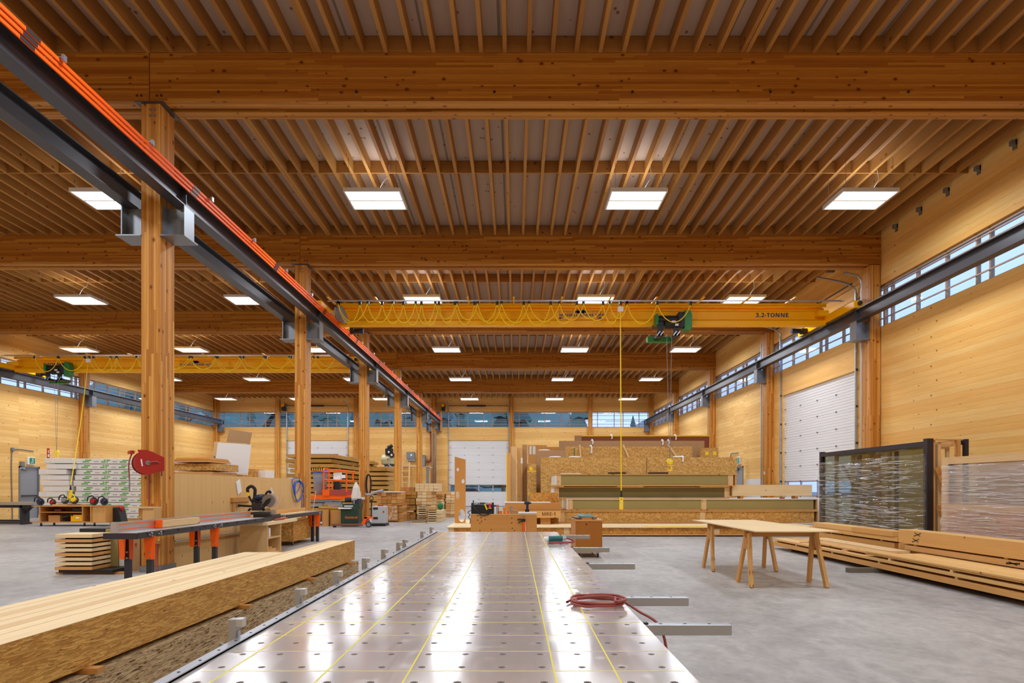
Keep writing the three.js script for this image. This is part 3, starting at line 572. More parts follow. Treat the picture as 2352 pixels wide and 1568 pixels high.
// ---------------------------------------------------------------- steel assembly table
{
  const x0 = -1.06, x1 = 0.568, top = 0.75, dA = 1.5, dB = 9.3, t = thing('assembly_table', 'long perforated steel assembly table with yellow guide lines and outriggers', 'table', [(x0 + x1) / 2, 0, -(dA + dB) / 2]);
  const cuts = [dA, 3.11, 4.71, 6.31, 7.91, dB];
  for (let k = 0; k < 5; k++) {
    const a = cuts[k] + (k ? 0.0008 : 0), b = cuts[k + 1] - 0.0008, s = new THREE.Shape([[x0, a], [x1, a], [x1, b], [x0, b]].map((p) => new THREE.Vector2(...p)));
    for (let j = -4; j < 45; j++) { const d = 2.107 + 0.178 * j; if (d < a + 0.03 || d > b - 0.03) continue; for (let i = 0; i < 12; i++) { const h = new THREE.Path(), hx = -0.982 + 0.134 * i; for (let q = 0; q <= 10; q++) { const an = -q / 10 * Math.PI * 2, X = hx + Math.cos(an) * 0.0125, Y = d + Math.sin(an) * 0.0125; q ? h.lineTo(X, Y) : h.moveTo(X, Y); } s.holes.push(h); } }
    const g = uvm(new THREE.ExtrudeGeometry(s, { depth: 0.01, bevelEnabled: false }), 0).rotateX(-Math.PI / 2).translate(0, top - 0.01, 0);
    part('top_plate', g, M.plate, t);
  }
  part('sub_top', be(x0 + 0.01, x1 - 0.01, top - 0.036, top - 0.018, dA, dB), paint(0x3a2616, 0.9), t);
  const rail = part('edge_rail', [be(x0 - 0.045, x0, top - 0.12, top + 0.006, dA, dB), be(x0 - 0.012, x0, top, top + 0.01, dA, dB)], M.galv, t);
  for (let d = 2.2; d < 7; d += 0.15) part('rail_hole', rod([x0 - 0.024, top + 0.0065, -d], [x0 - 0.024, top + 0.0075, -d], 0.0055, 8), M.black, rail);
  part('side_frame', [be(x1 - 0.05, x1, top - 0.14, top - 0.012, dA, dB)], M.galv, t);
  for (const X of [-0.617, -0.346, 0.128, 0.327]) part('guide_line', be(X - 0.0028, X + 0.0028, top, top + 0.0006, dA, dB), paint(0xe6d84a, 0.6), t);
  part('guide_line', be(-0.944, -0.938, top, top + 0.0006, dA, dB), paint(0xe6d84a, 0.6), t);
  for (let j = 0; j < 20; j++) { const d = 1.966 + 0.27 * j; part('guide_line', be(x0 + 0.03, x1 - 0.01, top, top + 0.0005, d - 0.0022, d + 0.0022), paint(0xe6d84a, 0.6), t); }
  for (const d of [1.9, 4.3, 6.7, 9.0]) for (const X of [x0 + 0.08, x1 - 0.08]) part('leg', be(X - 0.05, X + 0.05, 0, top - 0.14, d - 0.05, d + 0.05), M.zinc, t);
  for (const d of [3.06, 3.82, 5.53, 7.02, 8.85]) {
    const o = part('outrigger', [be(x1 - 0.02, x1 + 0.405, top - 0.062, top - 0.014, d, d + 0.055, { r: 0.004 })], M.galv, t);
    for (const q of [0.09, 0.2, 0.31]) part('bolt_hole', rod([x1 + q, top - 0.0142, -d - 0.028], [x1 + q, top - 0.0132, -d - 0.028], 0.0085, 10), M.black, o);
    part('hinge_plate', be(x1 - 0.004, x1 + 0.03, top - 0.013, top - 0.006, d + 0.002, d + 0.03), M.black, o);
  }
  // stop posts clamped to the rail
  for (const d of [2.73, 3.54, 4.28, 5.09, 5.82, 6.56, 6.91, 8.22, 9.1]) {
    const X = x0 - 0.064, p = thing('stop_post', 'short square aluminium stop post clamped to the steel table rail', 'stop post', [X, top - 0.12, -d], 'stop posts along the steel table');
    part('post', be(X - 0.015, X + 0.015, top - 0.12, top + 0.078, d - 0.022, d + 0.022, { r: 0.003 }), paint(0xa8a9a8, 0.4, 0.6), p);
    part('stop_head', be(X + 0.012, X + 0.042, top + 0.045, top + 0.08, d - 0.02, d + 0.02, { r: 0.004 }), M.alu, p);
    part('slot', be(X + 0.015, X + 0.022, top - 0.02, top + 0.03, d - 0.01, d + 0.01), M.galv, p);
    part('clamp_screw', rod([X - 0.045, top - 0.02, -d + 0.02], [X - 0.01, top - 0.03, -d + 0.02], 0.006, 6), M.zinc, p);
  }
}
{ // coiled air hose on the table, its tail over the edge
  const c = P(1374, 1388, 3.5), y = 0.761, pts = [], n = 76;
  for (let k = 0; k <= n; k++) { const a = Math.PI * 1.05 + k / 19 * Math.PI * 2, u = k / n, w = [1.0, 0.86, 0.78, 0.92, 1][Math.min(4, Math.floor(k / 19))]; const r = w + (([0.86, 0.78, 0.92, 1, 1][Math.min(4, Math.floor(k / 19))]) - w) * (k % 19) / 19; pts.push([c[0] + Math.cos(a) * 0.148 * r + (k < 19 ? -0.012 : 0), y + Math.min(3, Math.floor(k / 19)) * 0.007 + (k % 5) * 0.001, c[2] + Math.sin(a) * 0.135 * r]); }
  const e = pts[pts.length - 1];
  pts.length -= 7;
  const last = pts[pts.length - 1];
  const t = thing('air_hose', 'dusty red air hose lying in a coil on the steel table edge', 'hose', [c[0], 0.75, c[2]]);
  pts.push([0.55, 0.765, -3.62], [0.62, 0.73, -3.45], [0.7, 0.68, -3.3], [0.74, 0.5, -3.3], [0.76, 0.02, -3.35]);
  part('hose', tube(pts, 0.0068, 260, 8), M.hose, t);
  part('brass_fitting', rod([pts[0][0] + 0.03, y, pts[0][2] + 0.02], [pts[0][0] + 0.075, y, pts[0][2] + 0.01], 0.006, 8), paint(0xb89a5a, 0.35, 0.8), t);
}
{ // teal pneumatic tool
  const d = 7.35, x = XD(1256, d), y = 0.79, t = thing('power_tool', 'teal and white hand power tool with red hose on the steel table', 'tool', [x + 0.11, 0.75, -d]);
  part('body', rod([x + 0.02, y + 0.012, -d], [x + 0.17, y + 0.016, -d], 0.03, 16, 0.028), M.teal, t);
  part('nose', [rod([x - 0.03, y + 0.01, -d], [x + 0.02, y + 0.012, -d], 0.024, 14), rod([x - 0.035, y + 0.01, -d], [x - 0.03, y + 0.01, -d], 0.012, 10)], M.white, t);
  part('rear_cap', rod([x + 0.17, y + 0.016, -d], [x + 0.21, y + 0.02, -d], 0.027, 14), M.alu, t);
  part('stand', [rod([x + 0.02, 0.75, -d + 0.02], [x + 0.02, y, -d], 0.012, 8), rod([x + 0.15, 0.75, -d], [x + 0.15, y, -d], 0.012, 8)], M.zinc, t);
  part('supply_hose', tube([[x + 0.21, y + 0.02, -d], [x + 0.3, 0.775, -d - 0.05], [x + 0.24, 0.765, -d + 0.05], [x + 0.08, 0.762, -d + 0.06], [x + 0.02, 0.762, -d - 0.02], [x + 0.15, 0.762, -d - 0.08], [x + 0.28, 0.765, -d + 0.02]], 0.009, 60, 7), M.hose, t);
}

// block whose front face covers a pixel rectangle at distance d and runs back by dep
const face = (a, b, y0, y1, d, dep, o) => be(XD(a, d), XD(b, d), Math.max(0, YD(y1, d)), YD(y0, d), d, d + dep, o);
const slab = (name, a, b, y0, y1, d, dep, m, label, cat, group, o) => one(name, face(a, b, y0, y1, d, dep, o), m, label, cat, group);
const caster = (t, x, z, h = 0.1, r = 0.035) => { const w = part('caster', [bx(0.05, 0.012, 0.05, x, h - 0.006, z), bx(0.012, h - r, 0.04, x - 0.018, (h + r) / 2, z), bx(0.012, h - r, 0.04, x + 0.018, (h + r) / 2, z)], M.zinc, t); part('wheel', rod([x - 0.012, r, z], [x + 0.012, r, z], r, 14), M.rubber, w); };

// ---------------------------------------------------------------- miter-saw bench along the partition
{
  const leg = (t, x, d, front) => {
    part('leg', be(x - 0.035, x + 0.035, 0, 0.7, d - 0.035, d + 0.035), M.steelDark, t);
    const w = 0.075; part('leg_bracket', [prism([[-w, 0], [w, 0], [w * 0.7, -0.32], [-w * 0.7, -0.32]], 0.012, {}).rotateY(front ? 0.25 : -0.5).translate(x + (front ? 0.02 : -0.05), 0.7, -d + 0.045), prism([[-0.05, 0], [0.05, 0], [0.035, -0.32], [-0.035, -0.32]], 0.01, {}).rotateY(Math.PI / 2).translate(x + 0.036, 0.7, -d)], M.orange, t);
    for (const q of [-0.22, -0.3]) part('bracket_bolt', rod([x + 0.02, 0.7 + q, -d + 0.05], [x + 0.02, 0.7 + q, -d + 0.075], 0.012, 8), M.zinc, t);
  };
  const t = thing('saw_bench', 'long black-railed saw bench with orange leg brackets and striped fence', 'bench', [-5.1, 0, -11.3]);
  part('front_rail', be(-4.93, -4.9, 0.685, 0.76, 8.85, 13.75), M.steelDark, t);
  part('rear_rail', be(-5.33, -5.3, 0.685, 0.76, 8.95, 13.4), M.steelDark, t);
  part('end_rail', be(-5.33, -4.9, 0.685, 0.76, 8.83, 8.86), M.steelDark, t);
  part('bench_top', be(-5.3, -4.93, 0.74, 0.765, 8.87, 13.45), M.alu, t);
  for (let d = 9.1; d < 13.6; d += 0.42) part('rail_bolt', rod([-4.9, 0.745, -d], [-4.885, 0.745, -d], 0.012, 6), M.steelDark, t);
  for (const d of [9.3, 11.25]) for (const [a, b] of [[-0.16, 0], [-0.1, 0.03], [-0.1, -0.03], [0.08, 0], [0.14, 0.03], [0.14, -0.02]]) part('bolt', rod([-4.9, 0.722 + b * 0.6, -d - a], [-4.885, 0.722 + b * 0.6, -d - a], 0.014, 6), M.galv, t);
  const f = part('fence', be(-5.27, -5.235, 0.765, 0.895, 8.95, 13.5), M.alu, t);
  for (const y of [0.795, 0.865]) part('fence_stripe', be(-5.236, -5.231, y - 0.006, y + 0.006, 8.95, 13.5), M.orange, f);
  part('fence_end', be(-5.275, -5.2, 0.765, 0.9, 8.9, 8.955), M.alu, f);
  part('stop_block', [be(-5.22, -5.15, 0.77, 0.87, 9.95, 11.15, { r: 0.004 })], M.lumber[0], t, 'pale wooden stop block');
  part('stop_clip', be(-5.23, -5.14, 0.77, 0.88, 9.92, 9.955), M.orange, t);
  for (const d of [9.3, 11.3]) { leg(t, -4.97, d, true); leg(t, -5.27, d, false); }
  const u = thing('saw_bench', 'short far section of the black saw bench ending at the glulam column', 'bench', [-5.1, 0, -16.1]);
  part('front_rail', be(-4.95, -4.92, 0.69, 0.76, 14.75, 17.45), M.steelDark, u);
  part('rear_rail', be(-5.33, -5.3, 0.69, 0.76, 14.75, 17.4), M.steelDark, u);
  part('bench_top', be(-5.3, -4.95, 0.74, 0.765, 14.75, 17.42), M.alu, u);
  part('fence', be(-5.26, -5.22, 0.765, 0.86, 14.8, 17.0), M.fir[0], u, 'wooden fence board');
  for (const q of [0, 0.06, 0.12, 0.18]) part('bolt', [rod([-4.92, 0.735, -17.1 - q], [-4.905, 0.735, -17.1 - q], 0.012, 6), rod([-4.92, 0.71, -17.1 - q], [-4.905, 0.71, -17.1 - q], 0.012, 6)], M.galv, u);
  leg(u, -4.98, 17.2, true); leg(u, -5.1, 17.2, false);
  one('offcut_board', be(-5.2, -4.98, 0.766, 0.78, 15.0, 16.6), M.lumber[0], 'thin pale offcut lying on the far section of the saw bench', 'board');
}
{ // counter and open cabinet under the saw
  const t = thing('saw_cabinet', 'pale wooden cabinet with open shelves under the miter saw', 'cabinet', [-5.15, 0, -13.9]);
  part('worktop', be(-5.42, -4.82, 0.615, 0.68, 13.3, 15.1, { r: 0.005 }), M.pale, t);
  part('side', be(-5.4, -4.86, 0, 0.615, 13.4, 13.44, { g: 1 }), M.ply, t);
  part('side', be(-5.4, -4.86, 0, 0.615, 14.15, 14.19, { g: 1 }), M.ply, t);
  part('back', be(-5.4, -5.38, 0, 0.615, 13.44, 14.15, { g: 1 }), M.ply, t);
  part('shelf', be(-5.38, -4.87, 0.34, 0.365, 13.44, 14.15), M.ply, t);
  part('shelf', be(-5.38, -4.87, 0.03, 0.05, 13.44, 14.15), M.ply, t);
  one('screw_box', [be(-5.1, -4.92, 0.366, 0.52, 13.5, 13.62)], paint(0xc8341c, 0.6), 'red and white box on the cabinet shelf under the saw', 'box');
  one('carton', [be(-5.1, -4.92, 0.366, 0.55, 13.64, 13.74)], M.paper, 'white carton beside the red box on the cabinet shelf', 'box');
  one('offcut_bundle', [be(-5.15, -4.9, 0.051, 0.12, 13.5, 14.0, { g: 2 }), be(-5.12, -4.95, 0.12, 0.16, 13.55, 13.9, { g: 2 })], M.fir[2], 'bundle of wood offcuts at the bottom of the saw cabinet', 'wood');
}
{ // partition of vertical boards between the first two middle columns
  const t = thing('partition', 'chest-high partition of vertical pale wood panels between two columns', 'partition', [-5.74, 0, -15]);
  const e = [11.42, 12.9, 14.2, 15.5, 16.9, 18.3];
  for (let i = 0; i < 5; i++) part('panel', be(-5.76, -5.735, 0, 1.59 - 0.004 * (i % 2), e[i] + 0.002, e[i + 1] - 0.002, { g: 1 }), M.palePanel, t);
  part('stud', [be(-5.85, -5.76, 0, 1.5, 12.8, 12.86), be(-5.85, -5.76, 0, 1.5, 16.0, 16.06)], M.fir[0], t);
  one('conduit', tube([[-5.71, 0.455, -11.45], [-5.71, 0.44, -13], [-5.71, 0.43, -14.3]], 0.012, 8, 8), M.galv, 'thin galvanised conduit along the foot of the partition', 'conduit');
  const c = thing('extension_cord', 'black power cord looped from an outlet on the partition', 'cord', [-5.68, 0.3, -14.3]);
  part('cord', tube([[-5.6, 0.72, -13.9], [-5.66, 0.55, -14.15], [-5.68, 0.43, -14.35], [-5.66, 0.3, -14.55], [-5.66, 0.16, -14.4], [-5.66, 0.2, -14.15], [-5.68, 0.38, -14.2]], 0.011, 50, 6), M.black, c);
  part('outlet_box', be(-5.735, -5.68, 0.4, 0.47, 14.22, 14.34), M.zinc, c);
  one('wood_ledge', [be(-5.735, -5.68, 1.06, 1.15, 13.75, 14.7), be(-5.735, -5.7, 0.72, 1.06, 13.8, 13.9)], M.fir[1], 'small wooden ledge screwed to the partition behind the saw', 'ledge');
  one('note_pad', [bx(0.012, 0.27, 0.2, -5.725, 1.37, -14.15, { rx: 0.35 })], M.paper, 'white note pad hung askew on the partition', 'paper');
  const h = thing('air_hose', 'bright blue air hose hung in loops at the end of the partition', 'hose', [-5.7, 0.9, -18.0]);
  const lp = (cx, cy, rx, ry, n, o) => { const p = []; for (let k = 0; k <= n * 12; k++) { const a = k / 12 * Math.PI * 2 + Math.PI / 2; p.push([-5.69 + 0.02 * Math.sin(k), cy + Math.sin(a) * ry * (1 - 0.05 * Math.floor(k / 12)), -cx + Math.cos(a) * rx * (1 - 0.08 * Math.floor(k / 12)) + o]); } return p; };
  part('hose', [tube(lp(17.95, 1.27, 0.42, 0.27, 3, 0), 0.012, 110, 6), tube(lp(17.75, 1.42, 0.32, 0.2, 1, 0), 0.011, 40, 6), tube([[-5.7, 1.3, -18.3], [-5.68, 1.0, -18.35], [-5.68, 0.72, -18.25]], 0.011, 12, 6)], M.blue, h);
}
{ // miter saw; outline points read off the photograph at one distance
  const d = 14.1, q = (x, y, dz = 0) => { const p = P(540 + x / 12.06, 1090 + y / 12.06, d); p[2] += dz; return p; }, s = d / F / 12.06, t = thing('miter_saw', 'black sliding miter saw with grey blade guard and dust hose', 'saw', [XD(600, d), 0.73, -d]);
  const c = q(980, 710, 0.08), disk = (r, z0, z1, m, n, o = c) => part(n, rod([o[0], o[1], o[2] + z0], [o[0], o[1], o[2] + z1], r, 28), m, t);
  disk(0.128, 0, 0.05, paint(0x8a8582, 0.4, 0.5), 'blade_guard'); disk(0.145, 0.005, 0.02, paint(0xe8d6cc, 0.2, 0, { transmission: 0.5 }), 'clear_guard', [c[0] + 0.045, c[1] - 0.005, c[2]]);
  part('guard_arm', [prism([[0, 0], [0.05, 0.02], [0.03, -0.06], [-0.07, -0.16], [-0.11, -0.13], [-0.03, -0.02]], 0.03, { b: 0.006 }).translate(c[0] - 0.0, c[1] + 0.03, c[2] + 0.045)], M.black, t);
  part('handle', [tube([q(790, 690), q(830, 590), q(890, 480), q(990, 450)], 0.024, 20, 8), tube([q(1000, 460), q(960, 520)], 0.022, 6, 8)], M.black, t);
  part('trigger', ball(0.016, ...q(918, 440)), M.red, t);
  part('motor', [rod(q(570, 640), q(800, 620), 0.058, 16), rod(q(640, 600), q(780, 590), 0.045, 14)], M.navy, t);
  part('dust_hose', tube([q(350, 480), q(350, 380), q(450, 318), q(545, 390), q(550, 520), q(535, 690)], 0.033, 40, 12), M.rubber, t);
  part('slide_arm', [tube([q(330, 480), q(440, 700), q(570, 880)], 0.022, 12, 8), tube([q(480, 690), q(600, 740), q(740, 760)], 0.034, 12, 8)], M.black, t);
  part('warning_sleeve', tube([q(310, 460), q(350, 530), q(390, 590)], 0.03, 8, 8), M.cable, t);
  part('slide_rail', [rod(q(90, 850), q(600, 880), 0.022, 10), rod(q(100, 820), q(100, 890), 0.016, 8), rod(q(430, 930), q(360, 1010), 0.024, 8), rod(q(760, 900), q(810, 990), 0.03, 8)], M.black, t);
  part('saw_base', be(-5.35, -4.98, 0.681, 0.8, 13.95, 14.5), M.steelDark, t);
  part('turntable', [bx(0.2, 0.16, 0.2, ...q(640, 880)), bx(0.34, 0.05, 0.4, ...q(760, 1060))], M.steelDark, t);
  part('saw_fence', [bx(0.13, 0.075, 0.02, ...q(780, 1050, 0.05)), bx(0.12, 0.1, 0.02, ...q(1080, 1030, 0.05))], M.alu, t);
  part('table_insert', bx(0.1, 0.13, 0.015, ...q(920, 1010, 0.02)), M.lumber[0], t);
  part('guard_label', prism([[0, 0], [0.09, 0], [0.045, 0.15]], 0.004).translate(...q(950, 540, 0.0)), M.paper, t);
}
{ // OSB bin on casters
  const t = thing('osb_bin', 'OSB bin on casters under the far saw bench', 'bin', [-5.4, 0, -16.8]);
  part('front_panel', be(-5.2, -5.17, 0.1, 0.57, 15.9, 17.8), M.osbPale, t);
  part('side_panel', be(-5.62, -5.2, 0.1, 0.57, 15.9, 15.93, { g: 0 }), M.osb, t);
  part('side_panel', be(-5.62, -5.2, 0.1, 0.57, 17.77, 17.8, { g: 0 }), M.osb, t);
  part('back_panel', be(-5.65, -5.62, 0.1, 0.57, 15.9, 17.8), M.osb, t);
  part('bottom', be(-5.62, -5.2, 0.1, 0.12, 15.93, 17.77), M.osb, t);
  for (const d of [16.05, 17.6]) for (const x of [-5.24, -5.58]) caster(t, x, -d);
  one('clamp_tool', [rod([-4.9, 0.7, -13.9], [-4.86, 0.702, -14.35], 0.02, 8), rod([-4.88, 0.7, -14.3], [-4.85, 0.71, -14.55], 0.016, 8)], M.red, 'red and black clamp lying on the counter by the saw', 'clamp');
}
// sheet stock behind the partition, with sheets leaning on it
{
  let y = 0;
  for (let i = 0; i < 9; i++) { const h = [0.26, 0.2, 0.2, 0.22, 0.2, 0.22, 0.2, 0.2, 0.17][i]; one('sheet_pack', be(-7.0 + 0.03 * (i % 3), -6.12 - 0.04 * (i % 2), y, y + h - 0.022, 13.7 + 0.1 * (i % 3), 15.1), i > 7 ? M.osb : i % 2 ? M.lumber[1] : M.plyFir, i === 8 ? 'topmost OSB pack of the stock behind the partition' : 'pack of wood sheets stacked behind the partition', 'wood stack', i === 8 ? undefined : 'sheet packs behind the partition'); y += h; }
  for (let i = 0; i < 3; i++) one('long_board', be(-6.95, -6.2 - 0.03 * i, y + i * 0.034, y + i * 0.034 + 0.03, 13.8 + i * 0.1, 14.9), M.fir[i], 'loose long board on top of the stock behind the partition', 'board', 'loose boards behind the partition');
  one('stock_crate', be(-7.0, -6.1, 0, 1.6, 15.2, 18.2), M.plyFir, 'plywood stock crate behind the partition under the leaning sheets', 'crate');
  const lean = (w, h, d, px, py, dd, tz, m, label) => one('leaning_sheet', prism([[0, 0], [w, 0], [w, h], [0, h]], d, { g: 1 }).rotateZ(tz).rotateX(-0.12).translate(XD(px, dd), YD(py, dd), -dd), m, label, 'sheet');
  lean(0.76, 0.7, 0.012, 492, 1086, 15.35, -0.07, M.white, 'white board leaning above the partition');
  lean(0.74, 0.72, 0.03, 485, 1086, 15.45, -0.06, M.ply, 'pale plywood sheet just behind the white leaning board');
  lean(0.54, 1.05, 0.012, 505, 1087, 15.7, -0.16, M.hardboard, 'tan hardboard sheet leaning behind the white board');
  one('offcut_box', be(XD(553, 16.6), XD(586, 16.6), 1.601, YD(1077, 16.6), 16.6, 17.2), M.osb, 'short OSB block on the stock behind the partition', 'block');
  one('wrapped_offcut', be(XD(589, 16.8), XD(610, 16.8), 1.601, YD(1080, 16.8), 16.8, 17.4), M.paper, 'small white wrapped pack on the stock behind the partition', 'package');
  { const t = thing('shelf_block', 'small wooden shelf fixed to the column with the hose reel', 'shelf', [-5.83, 0.8, -10.75]); part('shelf_board', be(-6.05, -5.66, 1.03, 1.05, 10.68, 10.92), M.lumber[0], t); part('support', be(-5.84, -5.66, 0.8, 1.03, 10.7, 10.92), M.lumber[1], t); part('back_plate', be(-6.0, -5.84, 0.86, 1.03, 10.88, 10.92), M.fir[2], t); }
}
// stickered short boards with wrapped and loose panels behind
{
  for (let i = 0; i < 8; i++) { const y = 0.075 + i * 0.0712; one('short_board', be(-7.15 + 0.01 * (i % 3), -6.57, y, y + (i === 7 ? 0.056 : 0.046), 10.6, 11.1, { g: 0, r: 0.003 }), i % 3 ? M.pale : M.fir[0], 'short planed board in the stickered pile of eight', 'board', 'short boards in the stickered pile'); if (i < 7) one('sticker', be(-7.08, -6.62, y + 0.046, y + 0.0712, 10.75, 10.8), M.rubber, 'thin dark sticker between the short boards', 'spacer', 'stickers in the short board pile'); }
  one('floor_skid', be(-7.2, -6.1, 0, 0.03, 10.7, 10.8), M.fir[1], 'thin skid under the short board pile', 'batten');
  one('floor_skid', be(-7.1, -6.26, 0.03, 0.074, 10.62, 12.0), M.black, 'black tray under the short boards and panels', 'tray');
  one('black_crate', be(-7.1, -6.68, 0.075, 0.69, 11.12, 12.6, { r: 0.01 }), M.black, 'black wrapped crate behind the short boards', 'crate');
  one('wool_board', be(-6.67, -6.47, 0.075, 0.68, 11.12, 12.4), M.wool, 'olive mineral wool board standing beside the short boards', 'insulation');
  one('foam_sheet', be(-6.46, -6.26, 0.075, 0.67, 11.14, 12.4), M.white, 'white sheet standing beside the olive wool board', 'sheet');
  const c = thing('carton', 'brown carton with a red arrow mark beside the white sheet', 'carton', [-6.17, 0, -11.3]); part('body', be(-6.24, -6.1, 0.0, 0.6, 11.1, 11.5), M.cardboard, c); part('arrow_mark', [be(-6.18, -6.15, 0.42, 0.45, 11.095, 11.099), be(-6.17, -6.16, 0.38, 0.42, 11.095, 11.099)], M.red, c);
}
{ // hose reel on the column
  const t = thing('hose_reel', 'red steel hose reel on the glulam column', 'hose reel', [XD(322, 10.6), 1.55, -10.75]); t.rotation.y = 0.7;
  origin.set(t, [0, 0, 0]);
  const y = 0.19, ring = (r, z, w) => rod([0, y, z], [0, y, z + w], r, 28);
  part('flange', ring(0.185, 0.15, 0.012), M.red, t); part('flange', ring(0.185, -0.06, 0.012), M.red, t);
  part('drum', ring(0.1, -0.05, 0.2), M.red, t);
  part('wound_hose', [-0.03, 0.0, 0.035, 0.07, 0.1, 0.13].map((z) => uvm(new THREE.TorusGeometry(0.15, 0.017, 8, 28), 0).translate(0, y, z)), M.hose, t);
  part('mount_plate', [prism([[-0.14, 0.2], [0.0, 0.2], [0.24, 0.09], [0.24, -0.12], [0.12, -0.15], [-0.02, -0.1]], 0.01).translate(0, y, 0.135)], M.red, t);
  part('name_strip', bx(0.018, 0.11, 0.003, -0.085, y, 0.164, { rz: 0.15 }), M.paper, t);
  part('hub', ring(0.035, 0.16, 0.02), M.zinc, t);
  part('roller_arm', [bx(0.06, 0.05, 0.2, -0.21, y + 0.16, 0.05)], M.red, t);
  part('swivel_hose', tube([[0, y, 0.18], [0.1, y + 0.02, 0.2], [0.2, y - 0.04, 0.12], [0.22, y - 0.2, 0.05]], 0.012, 24, 7), M.hose, t);
  part('hanging_hose', tube([[-0.2, y + 0.14, 0.05], [-0.24, y, 0.06], [-0.235, y - 0.25, 0.06]], 0.011, 16, 7), M.hose, t);
  part('hose_end', rod([-0.235, y - 0.44, 0.06], [-0.235, y - 0.25, 0.06], 0.01, 8), M.zinc, t);
  const p = thing('air_pipe', 'dark red air pipes running down the column below the hose reel', 'pipe', [-5.72, 0, -10.88]);
  part('riser', tube([[-5.845, 1.6, -10.9], [-5.845, 1.3, -10.9], [-5.845, 1.06, -10.9]], 0.014, 8, 8), M.hose, p);
  part('clip', bx(0.05, 0.015, 0.02, -5.845, 1.45, -10.91), M.zinc, p);
  part('drop', [tube([[-5.76, 0.46, -10.88], [-5.765, 0.25, -10.86], [-5.755, 0.02, -10.82]], 0.016, 12, 8), tube([[-5.7, 0.46, -10.88], [-5.7, 0.25, -10.86], [-5.66, 0.04, -10.8]], 0.016, 12, 8), tube([[-5.845, 0.6, -10.88], [-5.82, 0.5, -10.86], [-5.77, 0.47, -10.86]], 0.013, 12, 8)], M.hose, p);
  part('valve', [bx(0.14, 0.03, 0.05, -5.73, 0.48, -10.88), rod([-5.7, 0.48, -10.86], [-5.66, 0.52, -10.84], 0.008, 6)], paint(0xb89a5a, 0.35, 0.8), p);
}

// ---------------------------------------------------------------- wrapped boards, tool cart and bench by the exit-door wall
{
  const wrap = paint(0xe6e2dc, 0.45), mk = (w, dep, label, group, green) => {
    const t = thing('wrapped_pack', label, 'wrapped lumber', [0, 0, 0], group);
    part('wrapping', bx(w, 0.205, dep, w / 2, 0.1025, -dep / 2, { r: 0.02, s: 2 }), wrap, t);
    const p = []; for (let x = green; x < w - 0.3; x += 0.72) p.push(be(x, x + 0.26, 0.05, 0.1, -0.003, 0.0), be(x + 0.1, x + 0.34, 0.12, 0.165, -0.003, 0.0));
    part('green_print', p, paint(0x58a846, 0.5), t);
    const k = []; for (let x = green + 0.45; x < w - 0.2; x += 0.72) for (let j = 0; j < 3; j++) k.push(be(x + j * 0.06, x + j * 0.06 + 0.035, 0.07, 0.095, -0.003, 0.0));
    part('black_print', k, M.black, t);
    part('strap', [be(w * 0.3, w * 0.3 + 0.016, -0.002, 0.207, -0.004, dep)], M.paper, t);
    return t;
  };
  const A = mk(4.0, 0.9, 'long white wrapped lumber pack with green print, long side of the pile', 'long wrapped packs', 0.3), Bp = mk(1.05, 1.6, 'short white wrapped lumber pack, folded ends of the pile', 'end-on wrapped packs', 0.75);
  for (let i = 0; i < 11; i++) {
    const y = 0.08 + i * 0.226, a = i ? copy(A, 0, 0, 0) : A, b = i ? copy(Bp, 0, 0, 0) : Bp;
    a.position.set(-18.05 + 0.05 * (i % 3), y, -27.9); a.userData.label = `long white wrapped lumber pack with green print, ${ORD[i]} from the floor`; b.userData.label = `short white wrapped pack at the exit-door end, ${ORD[i]} from the floor`; a.rotation.y = 0.12; b.position.set(-19.2 + 0.13 * ((i * 7) % 4) / 3 + (i > 8 ? 0.15 : 0), y, -27.5 - 0.05 * (i % 2)); b.rotation.y = 0.12;
    if (i < 10) one('pack_batten', be(-17.9, -14.6, y + 0.2065, y + 0.225, 28.2, 28.3).translate(0, 0, 0.0), M.fir[1], 'dark batten between the wrapped packs', 'batten', 'battens between the wrapped packs');
  }
  one('floor_bearer', be(-19.2, -14.3, 0, 0.075, 28.1, 28.5), M.fir[1], 'bearer under the wrapped pile', 'batten');
}
function saw(x, y, z, m, s, label) {                               // hand-held circular saw
  const t = thing('circular_saw', label, 'power tool', [x, y, z]);
  part('base_plate', bx(0.3 * s, 0.012, 0.15, x, y + 0.006, z), M.zinc, t);
  part('blade_cover', rod([x, y + 0.1 * s, z - 0.02], [x, y + 0.1 * s, z + 0.03], 0.095 * s, 18), paint(0x4a4e54, 0.4, 0.5), t);
  part('motor', rod([x + 0.02, y + 0.11 * s, z + 0.03], [x + 0.03, y + 0.11 * s, z + 0.16], 0.05 * s, 12), m, t);
  part('handle', tube([[x + 0.05, y + 0.14 * s, z + 0.05], [x - 0.02, y + 0.23 * s, z + 0.05], [x - 0.12 * s, y + 0.2 * s, z + 0.05], [x - 0.14 * s, y + 0.1 * s, z + 0.05]], 0.02, 16, 7), m === M.cable ? M.cable : M.black, t);
}
